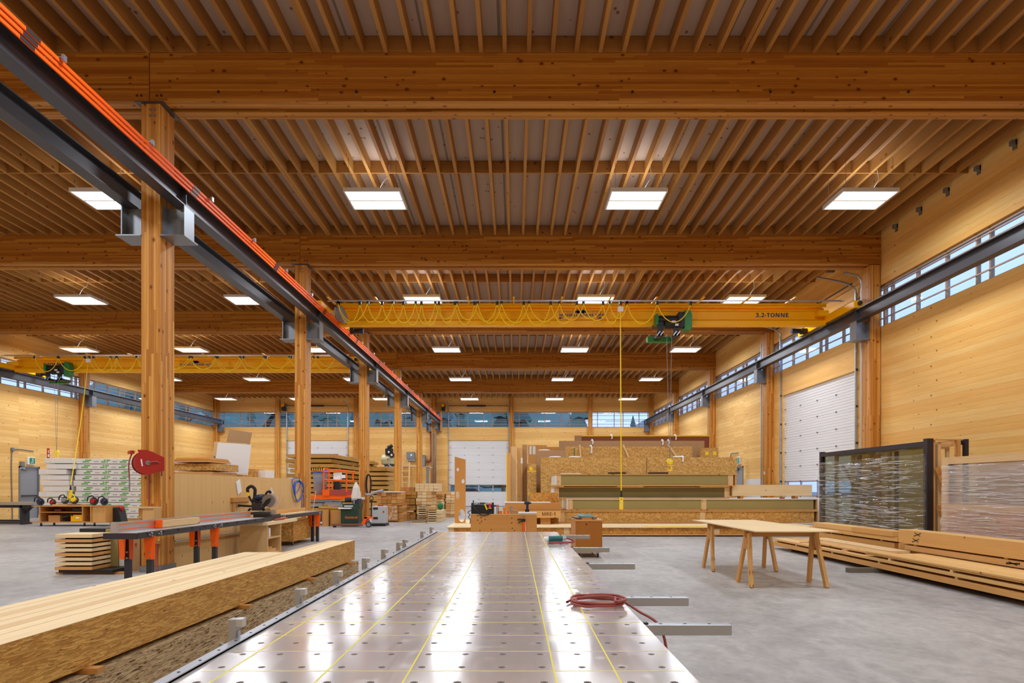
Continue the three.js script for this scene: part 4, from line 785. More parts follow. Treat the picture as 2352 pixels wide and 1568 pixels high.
{
  const d = 24.0, x0 = XD(72, d), x1 = XD(243, d), y0 = 0.125, y1 = 0.72, xm = [XD(90, d), XD(188, d), XD(207, d)], t = thing('tool_cart', 'low wooden tool cart on casters with open shelves', 'cart', [(x0 + x1) / 2, 0, -d - 0.5]);
  const b = (xa, xb, ya, yb, da = d, db = d + 1.0) => be(xa, xb, ya, yb, da, db);
  part('bottom', b(x0, x1, y0, y0 + 0.035), M.plyFir, t); part('top', b(x0, x1, y1 - 0.03, y1), M.plyFir, t);
  for (const x of [...xm, x1 - 0.03]) part('divider', b(x, x + 0.035, y0 + 0.035, y1 - 0.03), M.plyFir, t);
  part('shelf', b(xm[0] + 0.035, xm[1], 0.48, 0.505), M.plyFir, t);
  part('back', b(x0, x1, y0, y1, d + 0.97, d + 1.0), M.plyFir, t); part('end_panel', b(xm[2] + 0.04, x1 - 0.03, y0 + 0.035, y1 - 0.03, d + 0.05, d + 0.08), M.fir[2], t);
  for (const x of [XD(91, d), XD(191, d), XD(214, d)]) caster(t, x, -d - 0.08, 0.125, 0.05); caster(t, x0 + 0.2, -d - 0.9, 0.125, 0.05); caster(t, x1 - 0.2, -d - 0.9, 0.125, 0.05);
  const c = thing('tool_case', 'yellow plastic tool case in the lower shelf of the tool cart', 'case', [XD(174, d), 0.16, -d - 0.2]); part('body', be(XD(160, d), XD(187.5, d), 0.162, 0.4, d + 0.04, d + 0.4, { r: 0.02 }), M.yellow, c); part('latch', be(XD(162, d), XD(166, d), 0.36, 0.42, d + 0.03, d + 0.05), M.black, c); part('badge', be(XD(172, d), XD(180, d), 0.27, 0.33, d + 0.034, d + 0.04), M.paper, c);
  one('wooden_box', be(XD(109, d), XD(135, d), 0.162, 0.38, d + 0.05, d + 0.4), M.fir[1], 'brown wooden box in the lower shelf of the tool cart', 'box');
  one('power_tool', [rod([XD(139, d), 0.3, -d - 0.1], [XD(150, d), 0.36, -d - 0.2], 0.07, 12), rod([XD(140, d), 0.19, -d - 0.1], [XD(148, d), 0.2, -d - 0.1], 0.03, 10)], M.black, 'black power tool between the box and the yellow case', 'power tool');
  one('planer', [be(XD(119, d), XD(136, d), 0.507, 0.6, d + 0.1, d + 0.35, { r: 0.03 })], paint(0x5a1f26, 0.5), 'dark red power planer on the upper shelf of the cart', 'power tool');
  one('tool_bag', [be(XD(160, d), XD(185, d), 0.507, 0.66, d + 0.12, d + 0.4, { r: 0.05, s: 3 })], M.black, 'black tool bag on the upper shelf of the cart', 'bag');
  one('work_board', [be(XD(115, d), XD(180, d), y1, y1 + 0.05, d + 0.1, d + 0.6)], M.lumber[1], 'pale board lying on top of the tool cart', 'board');
  one('carton_tube', bx(0.1, 0.36, 0.1, XD(115, d), y1 + 0.18, -d - 0.75, { r: 0.01 }), M.paper, 'white glue bottle box standing at the back of the tool cart', 'box');
  saw(XD(82, d), y1, -d - 0.25, M.navy, 1.35, 'dark circular saw at the wall end of the tool cart'); saw(XD(104, d), y1, -d - 0.4, M.red, 1.15, 'small red-bodied saw on the tool cart');
  saw(XD(137, d), y1 + 0.052, -d - 0.3, M.grey, 1.4, 'grey circular saw on the pale board of the tool cart'); saw(XD(165, d), y1 + 0.052, -d - 0.15, M.cable, 1.5, 'large yellow-handled circular saw on the tool cart');
  saw(XD(204, d), y1, -d - 0.3, M.red, 1.5, 'red-topped saw near the open end of the tool cart'); saw(XD(226, d), y1, -d - 0.35, M.navy, 1.4, 'blue-grey saw at the open end of the tool cart');
  const v = thing('shop_vacuum', 'black and red machine standing beside the tool cart', 'machine', [XD(253, d), 0, -d - 0.6]); part('body', prism([[-0.12, 0], [0.16, 0], [0.04, 0.5], [-0.12, 0.5]], 0.4, { b: 0.01 }).translate(XD(253, d), 0.14, -d - 0.8), M.black, v); part('head', ball(0.11, XD(256, d), 0.62, -d - 0.6), M.red, v); part('platform', be(XD(244, d), XD(276, d), 0.06, 0.13, d + 0.2, d + 0.9), M.fir[1], v); part('foot', [be(XD(246, d), XD(250, d), 0, 0.06, d + 0.25, d + 0.85), be(XD(270, d), XD(274, d), 0, 0.06, d + 0.25, d + 0.85)], M.fir[1], v);
  const g = thing('roller_bench', 'grey-topped roller bench standing before the exit door', 'bench', [XD(20, 25), 0, -25.3]);
  part('bench_top', be(XD(-60, 25), XD(74, 25), 0.72, 0.83, 25, 25.55), M.galv, g); part('rail', be(XD(-60, 25), XD(70, 25), 0.62, 0.72, 25.1, 25.15), M.steelDark, g);
  for (const px of [-40, 41]) part('leg', [be(XD(px, 25), XD(px + 5, 25), 0, 0.7, 25.1, 25.5), beam3([XD(px + 4, 25), 0.4, -25.3], [XD(px + 22, 25), 0.68, -25.3], 0.06, 0.06)], M.steelDark, g);
  part('stretcher', be(XD(-40, 25), XD(44, 25), 0.1, 0.17, 25.2, 25.4), M.steelDark, g); part('cross_frame', be(XD(-40, 25), XD(70, 25), 0.03, 0.1, 25.05, 25.1), M.steelDark, g);
  const s = thing('wall_sign', 'narrow red extinguisher sign on the wall beside the exit door', 'sign', [XL + 0.01, 3.0, -31.6]); part('plate', be(XL, XL + 0.012, 2.72, 3.18, 31.5, 31.66), M.red, s); part('white_mark', [be(XL + 0.012, XL + 0.016, 2.78, 2.9, 31.54, 31.62), be(XL + 0.012, XL + 0.016, 2.95, 3.1, 31.56, 31.6)], M.paper, s);
  one('conduit', [tube([[XL + 0.03, 0, -29.3], [XL + 0.03, 2.9, -29.3], [XL + 0.03, 3.0, -29.4], [XL + 0.03, 3.0, -30.6]], 0.022, 40, 7), bx(0.1, 0.2, 0.2, XL + 0.05, 2.4, -29.85), bx(0.08, 0.14, 0.14, XL + 0.04, 3.0, -29.3)], M.zinc, 'grey conduit with a box around the exit door by the wrapped boards', 'conduit');
}

// ---------------------------------------------------------------- middle distance: lift, machines, lumber
{
  const d = 24.7, t = thing('scissor_lift', 'orange scissor lift with railed platform parked behind the columns', 'lift', [XD(745, d), 0, -d - 0.6]), xa = XD(684, d), xb = XD(812, d);
  part('platform', [be(xa, xb, YD(1146, d), YD(1137, d), d, d + 1.2)], M.orange, t);
  part('platform_extension', be(XD(756, d), XD(795, d), YD(1137, d), YD(1124, d), d - 0.02, d + 1.1), paint(0xa84038, 0.5), t);
  const post = (px, y0, y1) => rod([XD(px, d), YD(y1, d), -d], [XD(px, d), YD(y0, d), -d], 0.028, 8), rail = (a, b, y, y2 = y) => rod([XD(a, d), YD(y, d), -d], [XD(b, d), YD(y2, d), -d], 0.026, 8);
  part('guard_rail', [post(744, 1077, 1137), post(756, 1077, 1137), post(796, 1084, 1130), post(811, 1085, 1104), rail(744, 815, 1076, 1084), rail(744, 812, 1101, 1105), rail(684, 744, 1080, 1082), post(776, 1078, 1084), post(763, 1106, 1124), rail(744, 770, 1083)], M.orange, t);
  part('toe_box', be(XD(741, d), XD(757, d), YD(1138, d), YD(1124, d), d - 0.03, d + 0.3), M.orange, t);
  part('hazard_strip', Array.from({ length: 6 }, (_, k) => be(XD(715 + k * 5, d), XD(717.5 + k * 5, d), YD(1080, d), YD(1075, d), d - 0.04, d - 0.03)), M.black, t);
  part('hazard_ground', be(XD(713, d), XD(745, d), YD(1080, d), YD(1075, d), d - 0.03, d - 0.02), M.cable, t);
  for (const [a, b, y0, y1] of [[746, 788, 1150, 1143], [746, 784, 1156, 1155], [746, 786, 1168, 1161], [700, 746, 1150, 1150], [690, 740, 1165, 1158]]) part('scissor_arm', beam3([XD(a, d), YD(y0, d), -d - 0.1], [XD(b, d), YD(y1, d), -d - 0.1], 0.1, 0.12), M.grey, t);
  part('chassis', be(xa, xb - 0.3, 0.12, 0.42, d + 0.1, d + 1.0), paint(0x3a3d40, 0.5), t);
  for (const px of [695, 790]) part('wheel', rod([XD(px, d), 0.18, -d - 0.02], [XD(px, d), 0.18, -d - 0.2], 0.18, 18), M.rubber, t);
  part('document_tray', be(XD(765, d), XD(782, d), YD(1101, d), YD(1085, d), d + 0.04, d + 0.2), M.paper, t);
  part('control_box', [be(XD(785, d), XD(794, d), YD(1098, d), YD(1090, d), d - 0.06, d + 0.05)], M.white, t);
  one('black_bin', be(XD(764, d), XD(778, d), YD(1124, d) + 0.002, YD(1106, d), d + 0.1, d + 0.4, { r: 0.01 }), M.black, 'black bin standing on the scissor lift platform', 'bin');
  const c = thing('waste_bin', 'grey round waste bin with blue liner on the scissor lift', 'bin', [XD(728, d), YD(1136.8, d), -d - 0.4]), h = 0.86;
  const o = [XD(728, d), YD(1136.8, d), -d - 0.45];
  part('body', lathe([[0.001, 0], [0.22, 0], [0.25, h * 0.72], [0.262, h * 0.73], [0.265, h], [0.25, h], [0.24, 0.1], [0.001, 0.06]], 24).translate(...o), M.grey, c);
  part('liner', lathe([[0.24, h - 0.1], [0.268, h - 0.06], [0.27, h + 0.03], [0.22, h + 0.09], [0.1, h + 0.05]], 16).translate(...o), M.blue, c);
  one('broom_handle', rod([XD(713, 24.0), 0, -24.0], P(726, 1127, 24.6), 0.014, 7), M.lumber[1], 'thin wooden broom handle leaning before the scissor lift', 'broom');
}
{
  const d = 23.9, t = thing('dust_extractor', 'dark green cabinet machine with yellow base stripe and orange name', 'machine', [XD(803, d), 0, -d - 0.3]), xa = XD(782.5, d), xb = XD(823, d);
  part('cabinet', be(xa, xb, 0.04, YD(1166, d), d, d + 0.6, { r: 0.01 }), M.greenMachine, t);
  part('upper_cabinet', be(XD(786, d), XD(825, d), YD(1166, d), YD(1157, d), d + 0.05, d + 0.6), M.greenMachine, t);
  part('yellow_stripe', be(xa, xb, 0.05, 0.075, d - 0.004, d), M.yellow, t);
  part('name', letters('General', 0.085, XD(792, d), YD(1190.5, d), -d + 0.002), paint(0xd8791a, 0.5), t);
  part('table_flap', be(XD(780, d), XD(808, d), YD(1168, d), YD(1165.5, d), d - 0.2, d + 0.1), M.white, t);
  part('motor', [rod([XD(790, d), YD(1148, d), -d - 0.2], [XD(803, d), YD(1148, d), -d - 0.2], 0.09, 14), be(XD(793, d), XD(799, d), YD(1151, d), YD(1146, d), d + 0.1, d + 0.12)], M.black, t);
  part('panel', [be(XD(790, d), XD(810, d), YD(1163, d), YD(1161, d), d + 0.04, d + 0.05)], M.paper, t);
  part('head', [be(XD(808, d), XD(823, d), YD(1157, d), YD(1145, d), d + 0.1, d + 0.5)], M.navy, t);
  part('crank', [rod([XD(812, d), YD(1160, d), -d - 0.08], [XD(812, d), YD(1147, d), -d - 0.08], 0.02, 8), rod([XD(806, d), YD(1147, d), -d - 0.08], [XD(819, d), YD(1147, d), -d - 0.08], 0.015, 8)], M.alu, t);
  const o = [XD(814, d), YD(1145, d), -d - 0.25], g = lathe([[0.001, 0.6], [0.04, 0.55], [0.12, 0.38], [0.16, 0.12], [0.17, 0], [0.001, 0.01]], 14);
  { const p = g.attributes.position; for (let i = 0; i < p.count; i++) { const a = Math.atan2(p.getZ(i), p.getX(i)), k = 1 + 0.07 * Math.sin(a * 5 + p.getY(i) * 9); p.setX(i, p.getX(i) * k); p.setZ(i, p.getZ(i) * k); } g.computeVertexNormals(); }
  const b = one('dust_bag', g.translate(...o), paint(0xd8d2c6, 0.9), 'pale cloth dust bag tied upright on the green machine', 'bag');
  const s2 = one('cloth_sack', ball(0.14, XD(822, d + 0.4), YD(1137, d + 0.4), -d - 0.42, 0.8, 1.6, 0.6), paint(0xcfc8bb, 0.9), 'small pale sack behind the cloth dust bag', 'bag');
  one('old_cabinet', be(XD(755, d), XD(780, d), 0, YD(1172, d), d + 0.2, d + 0.8), M.fir[1], 'brown wooden machine cabinet beside the green machine', 'cabinet');
  one('timber_post', [be(XD(738, d), XD(752, d), 0, YD(1170, d), d + 0.1, d + 0.4)], M.fir[1], 'thick timber end standing behind the saw bench end', 'timber');
  one('rough_log', rod([XD(728, d), 0.02 + YD(1170, d) + 0.04, -d - 0.2], [XD(779, d), YD(1172, d) + 0.05, -d - 0.4], 0.05, 10), M.treated[1], 'rough timber lying across behind the saw bench end', 'timber');
}
{ // pallet jack
  const d = 23.3, t = thing('pallet_jack', 'orange pallet jack with upright handle beside the glulam column', 'pallet jack', [XD(820, d), 0, -d]);
  part('fork', [be(XD(763, d), XD(832, d), 0.06, 0.1, d - 0.05, d + 0.12), be(XD(763, d + 0.5), XD(832, d + 0.5), 0.06, 0.1, d + 0.4, d + 0.55)], paint(0x7c4c38, 0.6), t);
  part('fork_roller', rod([XD(768, d), 0.05, -d + 0.04], [XD(768, d), 0.05, -d - 0.1], 0.05, 12), M.rubber, t);
  part('chassis', [prism([[0, 0.1], [0.12, 0.1], [0.22, 0.35], [0.12, 0.36]], 0.4).translate(XD(829, d), 0, -d - 0.4), be(XD(836, d), XD(853, d), 0.3, 0.36, d, d + 0.35)], M.orange, t);
  part('steer_wheel', [rod([XD(847, d), 0.1, -d + 0.06], [XD(847, d), 0.1, -d - 0.02], 0.1, 22)], M.rubber, t);
  part('wheel_rim', rod([XD(847, d), 0.1, -d + 0.066], [XD(847, d), 0.1, -d + 0.05], 0.07, 18), M.zinc, t);
  part('handle', [rod([XD(851, d), 0.3, -d - 0.15], [XD(851, d), YD(1147, d), -d - 0.15], 0.022, 8), uvm(new THREE.TorusGeometry(0.085, 0.018, 8, 20).scale(0.7, 1, 1), 0).translate(XD(851, d), YD(1146, d) + 0.02, -d - 0.15)], M.black, t);
}
{
  const d = 24.1, t = thing('grey_machine', 'light grey moulded cabinet machine with black base', 'machine', [XD(869, d), 0, -d - 0.3]);
  part('cabinet', be(XD(853, d), XD(884, d), 0.08, YD(1162, d), d, d + 0.6, { r: 0.03, s: 2 }), paint(0xb4b6b8, 0.45), t);
  part('base', be(XD(850, d), XD(886, d), 0, 0.08, d - 0.05, d + 0.65), M.black, t);
  part('recess', [be(XD(857, d), XD(868, d), YD(1170, d), YD(1165, d), d - 0.006, d + 0.01), be(XD(857, d), XD(868, d), YD(1192, d), YD(1187, d), d - 0.006, d + 0.01)], M.black, t);
  part('lid_strip', be(XD(866, d), XD(879, d), YD(1162, d), YD(1159.5, d), d + 0.1, d + 0.2), M.red, t);
  part('knob', rod([XD(881, d), YD(1175, d), -d + 0.01], [XD(881, d), YD(1175, d), -d - 0.01], 0.03, 10), M.red, t);
  // services on the third column
  const e = 26.1, h = thing('hose_hank', 'black hose hung in a long loop on the glulam column', 'hose', [XD(846, e), YD(1133, e), -e]), ring = (k) => { const p = []; for (let i = 0; i < 16; i++) { const a = i / 16 * Math.PI * 2; p.push([XD(847, e) + Math.cos(a) * (0.075 + k * 0.016), YD(1112, e) + Math.sin(a) * (0.36 + k * 0.012), -e + 0.02 + k * 0.02]); } return p; };
  part('hose', [0, 1, 2].map((k) => tube(ring(k), 0.02, 48, 6, true)), M.rubber, h); part('hook', bx(0.06, 0.04, 0.1, XD(846, e), YD(1092, e), -e), M.zinc, h);
  one('duct_hose', tube([[XC + 0.12, YD(1135, 25.9), -26.15], P(852, 1135, 25.9), P(860, 1131, 25.8), P(870, 1128, 25.7), P(881, 1126, 25.6)], 0.05, 20, 10), paint(0xb9bcc0, 0.5), 'short grey flexible duct sticking out beside the black hose', 'duct');
  const o = thing('outlet_box', 'grey double outlet box with conduit on the column with the black hose', 'outlet', [XD(832, e), YD(1146, e), -e]); part('box', bx(0.2, 0.1, 0.06, XD(832, e), YD(1144, e), -e + 0.01, { r: 0.008 }), M.white, o); part('conduit', tube([[XD(836, e), YD(1147, e), -e + 0.01], [XD(834, e), YD(1160, e), -e + 0.02], [XD(831, e), YD(1170, e), -e + 0.02], [XD(831, e), 0.1, -e + 0.02]], 0.013, 24, 6), M.zinc, o);
}
// treated decking in long stickered packs
for (const [X0, X1, ds] of [[-12.1, -9.6, [37.2, 40.6, 43.5, 47]], [-7.7, -6.65, [35.4, 37.6]]]) for (const d of ds) one('floor_bearer', be(X0, X1, 0, 0.1, d, d + 0.12), M.treated[1], 'bearer on the floor under the treated lumber piles', 'bearer', 'bearers under the treated piles');
for (let i = 0; i < 12; i++) {
  const y = 0.1 + i * 0.258, X = -9.6 + 0.12 * Math.sin(i * 1.7);
  for (const [a, b] of [[36, 41.9], [42, 48]]) one('treated_pack', be(X - 2.4, X, y, y + 0.19, a + 0.05 * (i % 3), b), M.treated[i % 3], 'greenish treated lumber pack in the tall pile behind the scissor lift', 'lumber pack', 'treated packs in the tall pile');
  for (const a of [37.2, 40.6, 43.5, 47]) one('pack_sticker', be(X - 2.3, X - 0.05, y + 0.19, y + 0.258, a, a + 0.1), M.treated[1], 'sticker between treated packs of the tall pile', 'spacer', 'stickers in the tall treated pile');
}
for (let i = 0; i < 10; i++) {
  const y = 0.1 + i * 0.235, X = -6.62 + 0.03 * (i % 2);
  one('treated_pack', be(X - 1.1, X, y, y + 0.17, 35 + 0.04 * (i % 3), 38.4), M.treated[(i + 1) % 3], 'greenish treated lumber pack in the pile beside the wooden store', 'lumber pack', 'treated packs beside the store');
  one('pack_sticker', be(X - 1.0, X - 0.05, y + 0.17, y + 0.235, 35.9, 36.0), M.treated[1], 'sticker between packs of the pile beside the store', 'spacer', 'stickers in the pile beside the store');
}
for (const [x, y, d] of [[-6.3, 0.3, 31], [-6.3, 0.62, 31], [-6.3, 0.945, 31.1]]) one('treated_pack', be(x - 2.2, x + 0.55, y - 0.2, y + 0.06, d, d + 0.9), M.treated[Math.round(y * 3) % 3], 'wide treated pack lying across behind the glulam column', 'lumber pack', 'wide treated packs behind the column');
for (const [x, y, d] of [[-6.3, 0, 31.2], [-6.3, 0.36, 31.2], [-6.3, 0.68, 31.3]]) one('pack_batten', be(x - 2.1, x + 0.5, y, y + (y ? 0.06 : 0.1), d, d + 0.5), M.fir[1], 'batten under a wide treated pack', 'batten', 'battens under the wide treated packs');
{ // wooden store with compressor and ladder at the end wall
  const d = 45.5, t = thing('wooden_store', 'tall boarded wooden store box against the end wall with things on its roof', 'store', [XD(935, d), 0, -d - 1.2]), xa = XD(881, d), xb = XD(979, d), yt = YD(1072, d);
  const n = 6; for (let k = 0; k < n; k++) part('board', be(xa, xb, yt / n * k, yt / n * (k + 1) - 0.006, d, d + 0.04), M.plank[k % 3], t);
  part('body', be(xa + 0.02, xb - 0.02, 0, yt - 0.03, d + 0.05, d + 2.4), M.plank[1], t); part('roof_sheet', be(xa - 0.06, xb + 0.12, yt, yt + 0.03, d - 0.06, d + 2.5), M.white, t);
  part('door_edge', be(XD(978, d), XD(985, d), 0.1, yt, d + 0.05, d + 0.12), M.zinc, t);
  const c = thing('air_compressor', 'tan tank air compressor with black pump on the wooden store', 'compressor', [XD(893, d), yt + 0.03, -d - 0.6]), cy = yt + 0.5;
  part('tank', [rod([XD(876, d), cy, -d - 0.6], [XD(906, d), cy, -d - 0.6], 0.34, 20), ball(0.34, XD(876, d), cy, -d - 0.6, 0.4, 1, 1), ball(0.34, XD(906, d), cy, -d - 0.6, 0.4, 1, 1)], paint(0xc9bf92, 0.45), c);
  part('pump', [bx(0.5, 0.45, 0.4, XD(891, d), cy + 0.55, -d - 0.5, { r: 0.06 }), rod([XD(888, d), cy + 0.8, -d - 0.4], [XD(899, d), cy + 0.95, -d - 0.4], 0.12, 12), rod([XD(898, d), cy + 0.3, -d - 0.4], [XD(898, d), cy + 0.3, -d - 0.25], 0.18, 16)], M.black, c);
  part('pump_hub', [ball(0.07, XD(891, d), cy + 0.5, -d - 0.3), ball(0.07, XD(898, d), cy + 0.3, -d - 0.22)], M.white, c);
  part('drain_pipe', tube([[XD(894, d), cy + 0.2, -d - 0.25], [XD(891, d), cy - 0.1, -d - 0.22], [XD(892, d), cy - 0.35, -d - 0.22], [XD(897, d), cy - 0.45, -d - 0.22]], 0.03, 20, 6), M.galv, c);
  part('skid', be(XD(880, d), XD(904, d), yt + 0.031, yt + 0.17, d + 0.4, d + 0.8), M.steelDark, c);
  part('warning_mark', be(XD(888, d), XD(892, d), cy - 0.02, cy + 0.08, d + 0.25, d + 0.255), M.red, c);
  const l = thing('ladder', 'pale wooden ladder leaning against the store', 'ladder', [XD(932, 44.8), 0, -44.8]);
  for (const px of [923, 939.5]) part('stile', beam3([XD(px - 0.5, 44.6), 0.85, -44.6], [XD(px + 1, 45.35), YD(1062, 45.35), -45.35], 0.09, 0.06), M.lumber[0], l);
  for (let k = 0; k < 6; k++) { const u = k / 5.2 + 0.02, dd = 44.6 + 0.7 * u, y = 0.9 + (YD(1066, 45.3) - 0.95) * u; part('rung', rod([XD(923, dd), y, -dd], [XD(940, dd), y, -dd], 0.03, 7), M.lumber[0], l); }
  one('ladder_base_pack', be(XD(918, 44), XD(945, 44), 0, 0.86, 44, 45), M.treated[0], 'treated pack under the wooden ladder', 'lumber pack');
  const e = DEND, b = thing('control_cabinet', 'grey electrical cabinet with round emblem on the end wall above the store', 'cabinet', [XD(945, e), YD(1058, e), -e]); part('cabinet', be(XD(935, e), XD(953.5, e), YD(1053, e), YD(1038, e), e - 0.3, e - 0.001), paint(0x7c7f84, 0.5), b); part('emblem', rod([XD(946, e), YD(1045, e), -e + 0.3], [XD(946, e), YD(1045, e), -e + 0.31], 0.07, 14), M.white, b); part('under_box', be(XD(937, e), XD(955, e), YD(1059, e), YD(1053, e), e - 0.25, e - 0.001), M.zinc, b);
  const s = thing('control_cabinet', 'tall grey meter cabinet beside the conduits on the end wall', 'cabinet', [XD(975, e), YD(1070, e), -e]); part('cabinet', be(XD(969, e), XD(977.5, e), YD(1070, e), YD(1045, e), e - 0.4, e - 0.001), M.zinc, s); part('vent', [be(XD(970, e), XD(975, e), YD(1047, e), YD(1046, e), e - 0.41, e - 0.4), be(XD(970, e), XD(975, e), YD(1050.5, e), YD(1049.5, e), e - 0.41, e - 0.4)], M.black, s);
  one('conduit', [tube([[XD(980, e), YD(1060, e), -e + 0.1], [XD(986, e), YD(1060, e), -e + 0.1], [XD(989, e), YD(1056, e), -e + 0.1], [XD(989, e), 6.0, -e + 0.1]], 0.06, 30, 7)], M.hose, 'rust red conduit bending up the end wall', 'conduit');
  for (const px of [993, 998, 1001.5]) one('conduit', rod([XD(px, 48.7), 0, -48.7], [XD(px, 48.7), 5.3, -48.7], 0.03, 7), M.zinc, 'straight grey conduit beside the last middle column', 'conduit', 'conduits by the last column');
  const r = thing('switch_box', 'dark switch box at the end of the conductor bars', 'switch box', [XD(1003, 48.5), 5.6, -48.5]); part('box', be(XD(996, 48.5), XD(1005, 48.5), YD(985, 48.5), YD(968, 48.5), 48.4, 48.7), M.zinc, r); part('post', be(XD(1011, 48.8), XD(1015, 48.8), YD(990, 48.8), YD(945, 48.8), 48.8, 48.9), M.fir[0], r);
  for (const [px, g] of [[1018, 'central'], [651, 'other']]) { const o = thing('door_operator', g === 'central' ? 'black door opener box beside the end door behind the panel stack' : 'black door opener box beside the end door behind the treated packs', 'opener', [XD(px, 49), YD(945, 49), -49]); part('motor', be(XD(px - 3, 49), XD(px + 4, 49), YD(943, 49), YD(927, 49), 48.85, 49.29), M.black, o); part('chain_wheel', rod([XD(px, 49), YD(931, 49), -48.85], [XD(px, 49), YD(931, 49), -48.8], 0.12, 12), M.yellow, o); }
}
// short lumber piles near the far door: every pack is a bundle of boards, [x0, x1, low, high, distance, back, material, label]
function pack(x0, x1, y0, y1, d0, d1, m, label) {
  const t = thing('lumber_pack', label, 'lumber', [(x0 + x1) / 2, y0, -(d0 + d1) / 2]), nx = Math.max(1, Math.round((x1 - x0) / 0.21)), ny = Math.max(1, Math.round((y1 - y0) / 0.13)), w = (x1 - x0) / nx, h = (y1 - y0) / ny;
  const g = [0, 1].map(() => bx(w - 0.008, h - 0.007, d1 - d0, 0, 0, 0, { g: 2 }));
  for (let j = 0; j < ny; j++) for (let i = 0; i < nx; i++) piece('board', g[(i + j) % 2], m[Math.floor(rnd() * m.length)], t, x0 + w * (i + 0.5) - (x0 + x1) / 2, h * (j + 0.5), rr(-0.06, 0.03));
  return t;
}
const PALE = [M.pale, M.lumber[0], M.lumber[1]], BROWN = [M.fir[1], M.fir[0], M.treated[1]];
{
  const t = thing('log_pack', 'square pack of timber ends with pale chalk marks', 'lumber', [-4.89, 0, -27.5]); part('pack', be(-5.15, -4.63, 0.06, 0.66, 26.9, 28.1), M.fir[1], t);
  const p = []; for (let k = 0; k < 42; k++) p.push(uvm(new THREE.TorusGeometry(rr(0.02, 0.05), 0.006, 4, 9, rr(2, 5)), 0).rotateZ(rr(0, 6)).translate(rr(-5.1, -4.68), rr(0.12, 0.6), -26.897)); part('chalk_marks', p, M.paper, t).userData.kind = 'stuff'; part('skid', be(-5.15, -4.63, 0, 0.06, 27, 28), M.fir[1], t);
}
for (const [a, b, y0, y1, d0, d1, m, label] of [
  [-4.62, -4.44, 0, 0.66, 27.0, 28.1, BROWN, 'narrow upright pack beside the chalk-marked timber ends'], [-5.42, -4.45, 0.665, 0.725, 26.9, 28.1, BROWN, 'board layer over the chalk-marked timber ends'], [-5.46, -4.5, 0.73, 1.17, 26.95, 28.0, BROWN, 'bundle of brown lumber ends under the white sheet'],
  [-4.82, -4.13, 0, 0.34, 28.3, 30.0, BROWN, 'thick pack at the foot of the tall pile'], [-4.1, -3.5, 0, 0.64, 28.4, 30.1, PALE, 'pale pack at the foot of the tall pile'], [-5.05, -4.2, 0.345, 0.42, 28.2, 30.0, PALE, 'pale boards sticking out low in the tall pile'], [-4.82, -4.13, 0.43, 0.63, 28.3, 30.0, BROWN, 'low brown timbers in the tall pile'],
  [-4.82, -4.15, 0.65, 0.9, 28.25, 30.1, BROWN, 'bundle of rough ends in the middle of the tall pile'], [-4.12, -3.45, 0.65, 0.92, 28.3, 30.1, PALE, 'pale beams in the middle of the tall pile'], [-4.72, -4.1, 0.915, 1.185, 28.35, 30.1, BROWN, 'rough sawn timbers high in the tall pile'], [-4.08, -3.48, 0.93, 1.185, 28.4, 30.1, PALE, 'pale timbers beside the rough sawn ones'],
  [-4.8, -4.2, 1.195, 1.38, 28.5, 30.0, BROWN, 'uppermost brown timbers of the tall pile'], [-4.18, -3.22, 1.195, 1.54, 28.5, 30.1, [M.pale], 'wide pale beam on top of the tall pile'],
  [-3.75, -3.27, 0, 0.56, 30.4, 32.4, PALE, 'base pack under the reddish beam'], [-3.75, -3.27, 0.57, 0.72, 30.45, 32.4, [M.pale], 'short pale blocks under the reddish beam'], [-3.73, -3.3, 0.73, 0.84, 30.4, 32.4, [M.pale], 'pale beam just under the reddish beam'], [-3.74, -3.27, 0.85, 1.08, 30.5, 32.4, [M.fir[1]], 'reddish beam on the small pile'],
  [-3.22, -2.75, 0, 0.28, 31.4, 34.6, PALE, 'lowest pale beam on the floor before the far door'], [-3.22, -2.75, 0.29, 0.63, 31.6, 34.6, PALE, 'thick pale beam before the far door'], [-3.2, -2.76, 0.64, 0.9, 31.7, 34.6, [M.pale], 'long pale beam high before the far door'], [-3.22, -2.78, 0.905, 1.14, 31.8, 34.4, PALE, 'pale boards on top before the far door'],
  [-3.5, -3.2, 0, 0.6, 27.5, 28.3, PALE, 'pale block pack behind the slotted stacks'], [-3.18, -2.9, 0, 0.45, 27.3, 28.6, PALE, 'pale block carrying the green sack'],
]) pack(a, b, y0, y1, d0, d1, m, label);
one('white_sheet', be(-5.46, -4.5, 1.171, 1.2, 26.9, 28.05), M.white, 'white sheet covering the brown lumber ends', 'sheet');
for (const [a, b, h, d, dep, label] of [[-3.83, -3.56, 0.62, 27.0, 0.4, 'upright slotted board stack with dark gaps'], [-3.38, -3.09, 0.5, 26.5, 0.5, 'shorter slotted board stack with dark gaps'], [-3.98, -3.47, 0.13, 26.0, 0.9, 'low slotted box on the floor before the slotted stacks']]) {
  const n = Math.max(2, Math.round(h / 0.085)), t = thing('slotted_stack', label, 'lumber', [(a + b) / 2, 0, -d - dep / 2]), q = h / n;
  part('core', be(a + 0.02, b - 0.02, 0.005, h - 0.02, d + 0.03, d + dep - 0.02), M.black, t);
  for (let k = 0; k < n; k++) part('board', be(a, b, q * k, q * (k + 0.5), d, d + dep), PALE[k % 3], t);
}
one('green_bag', ball(0.15, -3.04, 0.6, -27.8, 0.8, 1.0, 0.8), paint(0x12763c, 0.5), 'small green sack on a pale block before the far door', 'sack');

